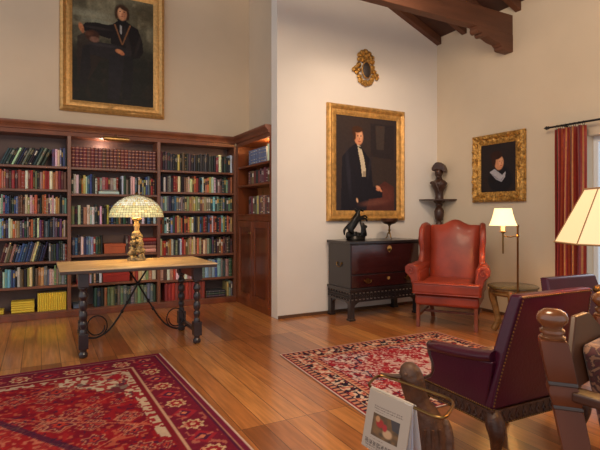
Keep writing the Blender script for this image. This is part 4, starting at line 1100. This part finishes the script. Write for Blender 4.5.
MB().lathe([(.075, .172), (.072, .19), (.06, .21), (.055, .235), (.068, .24), (.068, .248), (.05, .252), (.045, .28), (.03, .31), (.02, .33), (.008, .335), (.008, .60)], (0, 0, 0), 28).build('neck', M_gb, bl)
M_bigshade = mat('lit parchment shade', (232, 206, 164), .8, emit=.32, emcol=(255, 214, 160))
hx = MB(); nsd = 8
rb0, rb1, z0_, z1_ = .265, .145, .364, .604
def oct_(r, z, rot=math.radians(-10)): return [(r*math.cos(2*PI*k/nsd+rot), r*math.sin(2*PI*k/nsd+rot), z) for k in range(nsd)]
hx.rings([oct_(rb0, z0_), oct_(rb1, z1_)], cap=False)
sd = hx.build('lamp_shade', M_bigshade, bl, smooth=False); sd.modifiers.new('so', 'SOLIDIFY').thickness = .003
M_seam = mat('shade seam trim', (150, 110, 66), .7)
tr = MB(); A, B = oct_(rb0+.002, z0_), oct_(rb1+.002, z1_)
for k in range(nsd): tr.tube([A[k], B[k]], .0022, 6)
tr.tube(A, .004, 6, closed=True); tr.tube(B, .0035, 6, closed=True)
tr.build('shade_trim', M_seam, sd)

# ------------------------------------------------------------------ CARVED POST CHAIR (lower corner)
pc = thing('carved_armchair', 'heavy oak armchair with a knob-topped post and brocade back pad, cut by the frame', 'armchair', (1.52, .75, 0))
D1 = Vector((.22, -.97, 0)).normalized()        # the way it faces
D2 = Vector((.975, .22, 0)).normalized()        # along the back, from the near post
RK = .21
P0 = Vector((1.408, .944, .862))                  # top of post shaft
def bp(s, z, f=0): return P0 + D2*s + D1*((.862-z)*RK+f) + Vector((0, 0, z-.862))
M_bandw = mat('dark turned band', (66, 52, 46), .4, coat=.2)
POSTROT = math.radians(62)
def post(s):
    mb = MB(); rs = []
    for z, r in ((0, .046), (.3, .051), (.655, .056), (.665, .050), (.675, .056), (.70, .062), (.71, .062), (.725, .056), (.735, .050), (.745, .056), (.80, .057), (.856, .055), (.862, .050)):
        c = bp(s, z); rs.append([c + D2*(r*math.cos(a)) + D1*(r*math.sin(a)) for a in [2*PI*k/4+PI/4+POSTROT for k in range(4)]])
    o = mb.rings(rs).build('post', M_wood_orange, pc, world=True, bevel=.009)
    for zz, r in ((.668, .053), (.736, .053)):
        k_ = MB(); rs = []
        for dz, q in ((-.008, .051), (-.005, r+.004), (.005, r+.004), (.008, .051)):
            c = bp(s, zz+dz); rs.append([c + D2*(q*math.cos(a)) + D1*(q*math.sin(a)) for a in [2*PI*k/4+PI/4+POSTROT for k in range(4)]])
        k_.rings(rs).build('post_ring', M_bandw, o, world=True, bevel=.004)
    c = bp(s, .862)
    MB().lathe([(.034, -.005), (.038, .006), (.030, .012), (.036, .020), (.036, .028), (.028, .034), (.034, .042), (.044, .054), (.046, .066), (.040, .08), (.025, .09), (0, .093)], c, 26).build('post_finial', mat('turned walnut knob', (122, 72, 40), .25, coat=.6, noise=.25, nscale=12), o, world=True)
    return o
post(0); post(.50)
# arched crest rail, in the plane of the back
cr_ = MB(); n = 18; top = []; bot = []
ring = []
for k in range(n+1):
    u = k/n; s = .075+.385*u
    zt = (.79+.115*u/.28) if u < .28 else (.905-.004*(u-.28) if u < .6 else .9037-.115*(u-.6)/.4)
    ring.append((s, zt))
poly = ring+[(.46, .70), (.075, .70)]
A = [cr_.b.verts.new(bp(s, z, -.004)) for s, z in poly]; B = [cr_.b.verts.new(bp(s, z, .016)) for s, z in poly]
cr_.b.faces.new(A); cr_.b.faces.new(B[::-1])
for i in range(len(poly)): cr_.b.faces.new((A[i], B[i], B[(i+1) % len(poly)], A[(i+1) % len(poly)]))
cr_.build('crest_rail', M_wood_mid, pc, world=True, bevel=.005)
def brocade():
    m = bpy.data.materials.new('brocade'); m.use_nodes = True; N = m.node_tree.nodes; L = m.node_tree.links; b = N['Principled BSDF']
    tc = N.new('ShaderNodeTexCoord'); v = N.new('ShaderNodeTexVoronoi'); v.inputs['Scale'].default_value = 28; L.new(tc.outputs['Object'], v.inputs['Vector'])
    nz = N.new('ShaderNodeTexNoise'); nz.inputs['Scale'].default_value = 22; nz.inputs['Distortion'].default_value = 2.5; L.new(tc.outputs['Object'], nz.inputs['Vector'])
    rp = N.new('ShaderNodeValToRGB'); e = rp.color_ramp.elements; e[0].position = .42; e[0].color = lin((88, 34, 30)); e[1].position = .58; e[1].color = lin((150, 104, 74))
    k = e.new(.5); k.color = lin((58, 30, 28)); L.new(nz.outputs['Fac'], rp.inputs['Fac']); L.new(rp.outputs['Color'], b.inputs['Base Color']); b.inputs['Roughness'].default_value = .75; b.inputs['Sheen Weight'].default_value = .3
    return m
M_broc = brocade()
pd = MB(); A = []; B = []
pr = [(.15, .46), (.41, .46), (.41, .80), (.39, .82), (.17, .82), (.15, .80)]
A = [pd.b.verts.new(bp(s, z, .020)) for s, z in pr]; B = [pd.b.verts.new(bp(s, z, .095)) for s, z in pr]
pd.b.faces.new(A); pd.b.faces.new(B[::-1])
for i in range(len(pr)): pd.b.faces.new((A[i], B[i], B[(i+1) % len(pr)], A[(i+1) % len(pr)]))
pd.build('back_pad', M_broc, pc, world=True, bevel=.025, seg=4)
# arms, seat, front legs
for s in (0, .50):
    a0 = bp(s, .69, .03); a1 = a0 + D1*.52 + Vector((0, 0, -.02))
    S = D2*.035
    am = MB(); am.rings([[p-S, p+S, p+S+Vector((0, 0, .03)), p-S+Vector((0, 0, .03))] for p in (a0, a1)]); am.build('armrest', M_wood_mid, pc, world=True, bevel=.008)
    f0 = Vector((a1.x, a1.y, 0))-D1*.04
    MB().lathe([(.026, 0), (.03, .05), (.022, .1), (.032, .2), (.034, .35), (.024, .45), (.032, .55), (.022, .62), (.03, .672)], f0, 14).build('front_leg', M_wood_mid, pc, world=True)
q0 = bp(0, .40, .0); 
st_ = MB(); c0 = Vector((q0.x, q0.y, 0)); c1 = c0+D2*.5; c2 = c1+D1*.40; c3 = c0+D1*.40
st_.rings([[c+Vector((0, 0, z)) for c in (c0, c1, c2, c3)] for z in (.34, .39)]); st_.build('seat_frame', M_wood_mid, pc, world=True, bevel=.006)
st_ = MB(); st_.rings([[c+Vector((0, 0, z)) for c in (c0+D2*.04+D1*.07, c1-D2*.04+D1*.07, c2-D2*.04-D1*.02, c3+D2*.04-D1*.02)] for z in (.391, .45)]); st_.build('seat_pad', M_broc, pc, world=True, bevel=.02, seg=4)

# ------------------------------------------------------------------ NEWSPAPER HOLDER (carved figure with brass loop)
zr = .54
hc = Vector((1.43, 1.585, 0))
nh = thing('newspaper_stand', 'carved wooden bird figure holding a long brass loop for newspapers', 'stand', hc, 0)
M_fig = mat('carved figure wood', (92, 60, 40), .55, noise=.45, nscale=16, bump=1.0, bscale=26, coat=.05)
fg = MB(); rs = []
Rr, Ff = Vector((Fy, -Fx, 0)), Vector((Fx, Fy, 0))
# stacked elliptical sections: (offset right, offset depth, z, half width, half depth)
secs = [(.06, 0, 0, .10, .09), (.06, 0, .03, .105, .095), (.058, 0, .12, .10, .09), (.052, 0, .22, .095, .085), (.045, 0, .31, .088, .08), (.035, 0, .385, .078, .072), (.022, 0, .43, .062, .06), (.005, 0, .46, .052, .055),
        (-.008, 0, .50, .050, .055), (-.016, 0, .54, .052, .056), (-.022, 0, .575, .050, .052), (-.026, 0, .605, .040, .042), (-.028, 0, .622, .024, .026), (-.028, 0, .628, .006, .006)]
n = 22
for r_, d_, z_, a_, b2 in secs:
    ring = []
    for k in range(n):
        t_ = 2*PI*k/n; q = 1+.10*mnoise.noise(Vector((math.cos(t_)*2.0, math.sin(t_)*2.0, z_*12)))
        ring.append(hc + Rr*(r_+a_*q*math.cos(t_)) + Ff*(d_+b2*q*math.sin(t_)) + Vector((0, 0, z_*.97)))
    rs.append(ring)
fg.rings(rs)
fgo = fg.build('figure_body', M_fig, nh, world=True, angle=80)
wg = MB()   # folded wings with feather grooves
for sd_ in (-1, 1):
    wg.sphere(hc+Rr*(.05+sd_*.062)-Ff*.02+Vector((0, 0, .24)), (.032, .052, .135), 14, Matrix.Rotation(.10*sd_, 4, 'Y'))
wg.build('carved_wing', M_fig, nh, world=True)
gv = MB()
for k in range(4):
    a_ = -.9+.45*k
    gv.tube([hc+Rr*(.05+(.098+.0*k)*math.sin(a_)*(1-.25*q))-Ff*(.092*math.cos(a_)*(1-.12*q))+Vector((0, 0, .05+.30*q)) for q in (0, .25, .5, .75, 1)], .007, 6)
gv.build('breast_feather_ridge', M_fig, nh, world=True)
bkk = MB()
b0 = hc+Rr*(-.06)+Vector((0, 0, .55))
bkk.tube([b0+Rr*.02, b0-Rr*.025+Vector((0, 0, -.002)), b0-Rr*.06+Vector((0, 0, .004)), b0-Rr*.095+Vector((0, 0, .012))], [.022, .016, .011, .004], 10, flat=.6)
for s in (-1, 1): bkk.sphere(hc-Rr*.055+Ff*s*.038+Vector((0, 0, .568)), .008, 8)
bkk.build('beak', M_fig, nh, world=True)
# loop: rounded rectangle through measured corners at height zr
L1, L2, R1, R2 = at_z(366, 386, zr), at_z(379, 374, zr), at_z(456, 401, zr), at_z(444, 421, zr)
def rounded(P, r=.062, n=9):
    out = []
    m = len(P)
    for i in range(m):
        p = P[i]; a = (P[i-1]-p).normalized()*r; b2 = (P[(i+1) % m]-p).normalized()*r
        for k in range(n+1):
            t_ = k/n; out.append((1-t_)**2*(p+a)+2*t_*(1-t_)*p+t_**2*(p+b2))
    return out
MB().tube(rounded([L1, L2, R1, R2]), .006, 10, closed=True).build('brass_loop', M_brassd, nh, world=True)
# newspaper hung over the near rail
A_, B_ = at_z(373.5, 388.5, zr), at_z(414, 407.5, zr)
dr_ = (R2-L1).normalized()
A_ = L1 + dr_*((A_-L1).dot(dr_)); B_ = L1+dr_*((B_-L1).dot(dr_))
Wn = (B_-A_).length; Hn = .215
out_n = Vector((dr_.y, -dr_.x, 0));
if out_n.dot(Ff) > 0: out_n = -out_n
def ras_news():
    R = Ras(150, 200, (184, 168, 150), 1.0)
    R.ell(.5, .5, 1, 1, (212, 198, 182), a=0)
    rs_ = np.random.RandomState(2); bits = rs_.rand(172, 122)
    def textline(y, x0, x1, h, dark=(96, 84, 78), gap=.35, wl=.03):
        x = x0
        while x < x1:
            w = wl*rs_.uniform(.6, 1.6)
            m = ((R.U > x) & (R.U < min(x+w, x1)) & (abs(R.V-y) < h/2)).astype(float); m *= bits[(R.V*170).astype(int), (R.U*120).astype(int)] > .33
            R.put(m, dark, .8); x += w+wl*gap
    textline(.76, .2, .82, .02); textline(.72, .2, .84, .02); textline(.68, .22, .6, .012)
    R.poly([(.20, .64), (.80, .64), (.80, .26), (.20, .26)], (88, 74, 60))
    R.put(R.nz(14, 1.3)*((R.U > .2) & (R.U < .8) & (R.V > .26) & (R.V < .64)), (150, 110, 70), .7)
    R.ell(.38, .50, .09, .07, (168, 60, 54), soft=.4); R.ell(.32, .56, .05, .05, (190, 140, 96), soft=.4); R.ell(.57, .38, .10, .07, (200, 160, 120), soft=.4); R.ell(.50, .46, .05, .06, (176, 60, 60), soft=.4)
    R.poly([(.60, .64), (.80, .64), (.80, .46), (.66, .48)], (66, 70, 76), .8)
    textline(.215, .2, .5, .01)
    textline(.135, .08, .92, .075, (52, 46, 46), .25, .06); textline(.075, .10, .88, .03, (84, 76, 72), .3, .035); textline(.03, .10, .8, .012)
    return R
np_t = thing('newspaper', 'folded newspaper with a colour front photo draped over the brass loop', 'newspaper', A_+Vector((0, 0, -.2)))
def place_sheet(name, ras, off, lean, length, m, parent, z0):
    """front leaf: from the rail down, leaning outwards"""
    ny, nx = 30, 20
    o = sheet(name, ras, 1, 1, m, parent, flat=False)
    me = o.data; org = ORG[parent.name]
    co_ = np.zeros(len(me.vertices)*3); me.vertices.foreach_get('co', co_); co_ = co_.reshape(-1, 3)
    for i in range(len(co_)):
        u, v = co_[i][0], co_[i][2]
        dn = (1-v)*length
        p = A_ + dr_*(u*Wn + dn*off[0]) + out_n*(.007+dn*lean+.004*math.sin(u*5)) + Vector((0, 0, .006-dn)) - org
        co_[i] = (p.x, p.y, p.z)
    me.vertices.foreach_set('co', co_.ravel()); me.update()
    md = o.modifiers.new('so', 'SOLIDIFY'); md.thickness = .004; md.offset = 1
    return o
place_sheet('front_page', ras_news(), (0, 0), .22, Hn, M_print, np_t, 0)
plain = Ras(6, 6, (188, 180, 176))
place_sheet('inner_leaf', plain, (0, 0), .10, Hn*.98, M_print, np_t, 0)
place_sheet('inner_leaf', Ras(6, 6, (190, 190, 200)), (0, 0), .0, Hn*.97, M_print, np_t, 0)
lf = place_sheet('back_leaf', Ras(6, 6, (200, 194, 190)), (0, 0), -.16, Hn*.96, M_print, np_t, 0)
for v in lf.data.vertices: v.co -= out_n*.015
MB().tube([A_+Vector((0, 0, .006))-dr_*0, B_+Vector((0, 0, .006))], .0062, 8).build('fold', mat('newsprint plain', (190, 176, 158), .85), np_t, world=True)

# ------------------------------------------------------------------ RUGS
def ras_rug1(W, H):
    nx, ny = int(W/.0085), int(H/.0085)
    R = Ras(nx, ny, (146, 26, 36), H/W)
    X, Y = R.U*W, R.V*H
    ex = np.minimum(X, W-X); ey = np.minimum(Y, H-Y); D = np.minimum(ex, ey)
    horiz = ey < ex
    along = np.where(horiz, X, Y)
    def lattice(sx, sy, th): return ((np.abs(((X/sx+Y/sy) % 1)-.5) < th) | (np.abs(((X/sx-Y/sy) % 1)-.5) < th)).astype(float)
    def blk(s): return ((np.floor(X/s)*7+np.floor(Y/s)*13) % 5)
    # field with diamonds and small motifs
    n1 = R.nz(int(W/.05), H/W); n2 = R.nz(int(W/.025), H/W)
    Xd = X+.05*(R.nz(5)-.5); Yd = Y+.05*(R.nz(6)-.5)
    R.put((n1 > .60), (122, 20, 38)); R.put((n1 < .22), (164, 36, 40)); R.put((n2 > .78), (190, 96, 70), .7); R.put(n2 < .16, (58, 28, 56), .8)
    for sx_, off_, dens in ((.21, 0, .5), (.145, .07, .45), (.30, .12, .4)):
        cxi = np.floor((Xd+off_)/sx_); cyi = np.floor((Yd+off_)/sx_); hsh = np.abs(np.sin(cxi*12.9898+cyi*78.233+off_*9)*43758.5453) % 1
        lx2 = ((Xd+off_) % sx_)/sx_-.5; ly2 = ((Yd+off_) % sx_)/sx_-.5; r1 = np.abs(lx2)+np.abs(ly2); r3 = np.sqrt(lx2**2+ly2**2)*(1+.25*np.cos(6*np.arctan2(ly2, lx2)))
        on = hsh < dens
        R.put(on & (np.abs(r1-.40) < .022) & (hsh < dens*.6), (190, 112, 86), .8)
        R.put(on & (r3 < .24), (108, 28, 50), .85); R.put(on & (np.abs(r3-.24) < .022), (200, 140, 108), .7); R.put(on & (r3 < .12), (186, 60, 46), .9); R.put(on & (r3 < .045), (44, 28, 54))
    R.put(((np.abs(((Xd/.9+Yd/.62) % 1)-.5) < .010) | (np.abs(((Xd/.9-Yd/.62) % 1)-.5) < .010)), (196, 104, 80), .8)
    # central stepped medallion
    cx, cy = W/2, H/2
    dm = np.abs(X-cx)/(W*.30)+np.abs(Y-cy)/(H*.33); st = np.floor(dm*14)/14
    R.put((st < .86)*1.0, (168, 36, 36), .6); R.put((st >= .86) & (st < .93), (60, 30, 56), .8); R.put((st >= .93) & (st < 1.0), (196, 108, 78), .8); R.put((st < .5) & (n1 > .5), (58, 34, 66), .7); R.put((n2 > .7) & (st < .86), (200, 116, 90), .7)
    # cream stepped spandrels inside the border
    bw = .34
    fx, fy = ex-bw, ey-bw
    sp = (np.floor(fx/.055)*.055*1.15+np.floor(fy/.055)*.055)
    m = (fx > 0) & (fy > 0) & (sp < .62) & (sp > .34)
    R.put(m, (206, 182, 152), .95); R.put(m & (n2 > .52), (160, 40, 44), .95); R.put(m & (n1 < .3), (70, 34, 50), .7); 
    m2 = (fx > 0) & (fy > 0) & (sp <= .34); R.put(m2, (160, 34, 44)); R.put(m2 & (n2 > .66), (206, 150, 120), .8); R.put(m2 & (n1 < .25), (60, 30, 60), .8)
    m3 = (fx > 0) & (fy > 0) & ((fx < .06) | (fy < .06)) & (sp < 1.3); R.put(m3, (204, 178, 148), .85); R.put(m3 & (n2 > .55), (150, 36, 44))
    # border bands
    def band(a, b, col, al=1.0): R.put((D >= a) & (D < b), col, al)
    band(0, bw, (116, 28, 48)); band(bw-.05, bw-.035, (196, 150, 120)); band(bw-.035, bw, (124, 28, 40)); band(.0, .045, (116, 30, 56)); band(.045, .055, (176, 120, 100)); band(.055, .075, (84, 26, 54))
    ph = (along % .36)/.36-.5; dd = (D-.185)
    rr_ = np.sqrt((ph*.36)**2+dd**2); an = np.arctan2(dd, ph*.36)
    ros = rr_ < .062*(1+.18*np.cos(8*an)); inb = (D > .08) & (D < bw-.055)
    R.put(ros & inb, (206, 170, 130), .95); R.put((rr_ < .044*(1+.15*np.cos(8*an))) & inb, (150, 34, 44)); R.put((rr_ < .016) & inb, (206, 170, 130))
    ph2 = ((along+.18) % .36)/.36-.5; r2 = np.abs(ph2*.36)+np.abs(dd)*1.0
    R.put((r2 < .085) & inb, (156, 38, 50)); R.put((r2 < .05) & inb, (84, 30, 60)); R.put((r2 < .022) & inb, (206, 120, 84))
    R.put(inb & (n2 > .78), (190, 110, 90), .7)
    R.C *= (1-.10+.2*R.nz(int(W/.017), H/W))[..., None]
    R.put(X > W-.012, (206, 176, 156)); R.put(X < .012, (206, 176, 156))
    return R
def ras_rug2(W, H):
    nx, ny = int(W/.0075), int(H/.0075)
    R = Ras(nx, ny, (150, 34, 44), H/W)
    X, Y = R.U*W, R.V*H
    ex = np.minimum(X, W-X); ey = np.minimum(Y, H-Y); D = np.minimum(ex, ey)
    along = np.where(ey < ex, X, Y)
    n1 = R.nz(int(W/.035), H/W); n2 = R.nz(int(W/.02), H/W); n3 = R.nz(int(W/.09), H/W)
    R.put(n1 > .6, (206, 176, 166), .85); R.put(n2 > .66, (226, 206, 196), .7); R.put(n2 < .25, (54, 40, 66), .9); R.put(n1 < .18, (196, 90, 84)); R.put(n3 > .7, (170, 30, 44), .75); R.put((n3 < .3) & (n2 > .45), (206, 120, 104), .6)
    cx, cy = W/2, H/2
    dm = np.sqrt(((X-cx)/(W*.27))**2+((Y-cy)/(H*.30))**2)*(1+.06*np.cos(12*np.arctan2(Y-cy, X-cx)))
    R.put((dm < 1) & (n2 < .5), (166, 32, 46), .7); R.put((np.abs(dm-1) < .03) & (n1 > .3), (60, 44, 72)); R.put((dm < .45) & (n1 > .55), (206, 170, 160), .8); R.put((n2 > .58) & (n2 < .64), (224, 204, 196), .8)
    bw = .26
    def band(a, b, col, al=1.0, extra=True): R.put((D >= a) & (D < b) & extra, col, al)
    band(0, bw, (196, 126, 96)); band(0, .03, (150, 40, 44)); band(.03, .075, (206, 140, 110)); R.put((D > .03) & (D < .075) & (np.sin(along*120) > .2), (70, 44, 62))
    band(.075, .20, (44, 34, 50)); ib = (D > .08) & (D < .195)
    R.put(ib & (n1 > .52), (206, 130, 104)); R.put(ib & (n2 > .68), (220, 190, 166)); R.put(ib & (n2 < .22), (150, 44, 50))
    band(.20, .215, (206, 150, 120)); band(.215, .25, (206, 140, 110)); R.put((D > .215) & (D < .25) & (np.sin(along*140) > .1), (150, 44, 52)); band(.25, bw, (50, 36, 56))
    R.C *= (1-.12+.24*R.nz(int(W/.016), H/W))[..., None]
    R.put(D < .008, (214, 190, 176))
    return R
def rug(label, W, H, ras, loc, rz, skew=0):
    t = thing('rug', label, 'rug', loc, rz)
    s = sheet('rug_pile', ras, W, H, M_rug, t); s.location = (0, 0, .0085)
    b = MB().box(0, W, 0, H, .001, .0082).build('rug_backing', mat('rug backing', (150, 110, 96), .9), t, smooth=False)
    if skew:
        for me in (s.data, b.data):
            c = np.zeros(len(me.vertices)*3); me.vertices.foreach_get('co', c); c = c.reshape(-1, 3); c[:, 0] -= (H-c[:, 1])*skew*np.clip(1-c[:, 0]/W, 0, 1); me.vertices.foreach_set('co', c.ravel()); me.update()
    return t
W1_, H1_ = 2.7, 3.9
a1 = math.radians(1.4)
R_ = Vector((.942, 4.364, 0)); ux = Vector((math.cos(a1), math.sin(a1), 0)); uy = Vector((-math.sin(a1), math.cos(a1), 0))
rug('large deep red Persian rug with cream corner patterns in front of the long table', W1_, H1_, ras_rug1(W1_, H1_), R_-ux*W1_-uy*H1_, a1)
a2 = math.radians(-.8)
W2_, H2_ = 1.82, 1.52
ux = Vector((math.cos(a2), math.sin(a2), 0)); uy = Vector((-math.sin(a2), math.cos(a2), 0))
W2c = Vector((1.862, 3.82, 0))
rug('smaller fine-patterned red and cream rug between the chest and the burgundy armchair', W2_, H2_, ras_rug2(W2_, H2_), W2c-uy*H2_, a2, .055)

# ------------------------------------------------------------------ LIGHT
w = bpy.data.worlds.new('world'); SC.world = w; w.use_nodes = True
bg = w.node_tree.nodes['Background']; bg.inputs['Color'].default_value = (.93, .96, 1.0, 1); bg.inputs['Strength'].default_value = .92
plight('lamp_bulb_mosaic', (lx, ly, TZ+.53), 12, (255, 214, 150), .05)
plight('lamp_bulb_swing', (4.13+e.x, 3.13+e.y, 1.21), 17, (255, 196, 120), .03)
plight('lamp_bulb_big', (LX_, LY_, .758+.48), 12, (255, 196, 120), .06)
plight('cupboard_light', (2.63, 5.56, 2.12), 14, (255, 190, 120), .03)
plight('picture_light_bulb', (.70, 6.64, 2.12), 2.6, (255, 214, 190), .02)
sd = bpy.data.lights.new('low_sun_haze', 'SUN'); sd.energy = 2.0; sd.angle = math.radians(50); sd.color = lin((240, 244, 255))[:3]
so = bpy.data.objects.new('low_sun_haze', sd); COL.objects.link(so); so.location = (8, 2, 4); so.rotation_euler = Vector((1, .15, .4)).to_track_quat('Z', 'Y').to_euler()
# added lights out of view, without fixtures: side daylight, overhead fill, portrait wall spot
plight('daylight_fill', (-2.6, 1.6, 1.8), 210, (210, 222, 255), kind='AREA', size=(3.2, 2.2), rot=(0, PI/2, 0))  # added area light for daylight from the left, no window modelled there
plight('overhead_fill', (1.3, 1.6, 3.3), 230, (255, 224, 186), r=.5)  # added point light that lifts the whole room, no hanging lamp
plight('portrait_wall_fill', (2.9, 2.8, 3.6), 180, (255, 226, 196), r=.15, kind='SPOT', spot=math.radians(75), rot=(math.radians(55), 0, math.radians(-18)), blend=1)  # added spot that brightens the wall around the young man's portrait
SC.view_settings.view_transform = 'Standard'; SC.view_settings.look = 'None'; SC.view_settings.gamma = 1; SC.view_settings.use_curve_mapping = False
SC.view_settings.exposure = 0
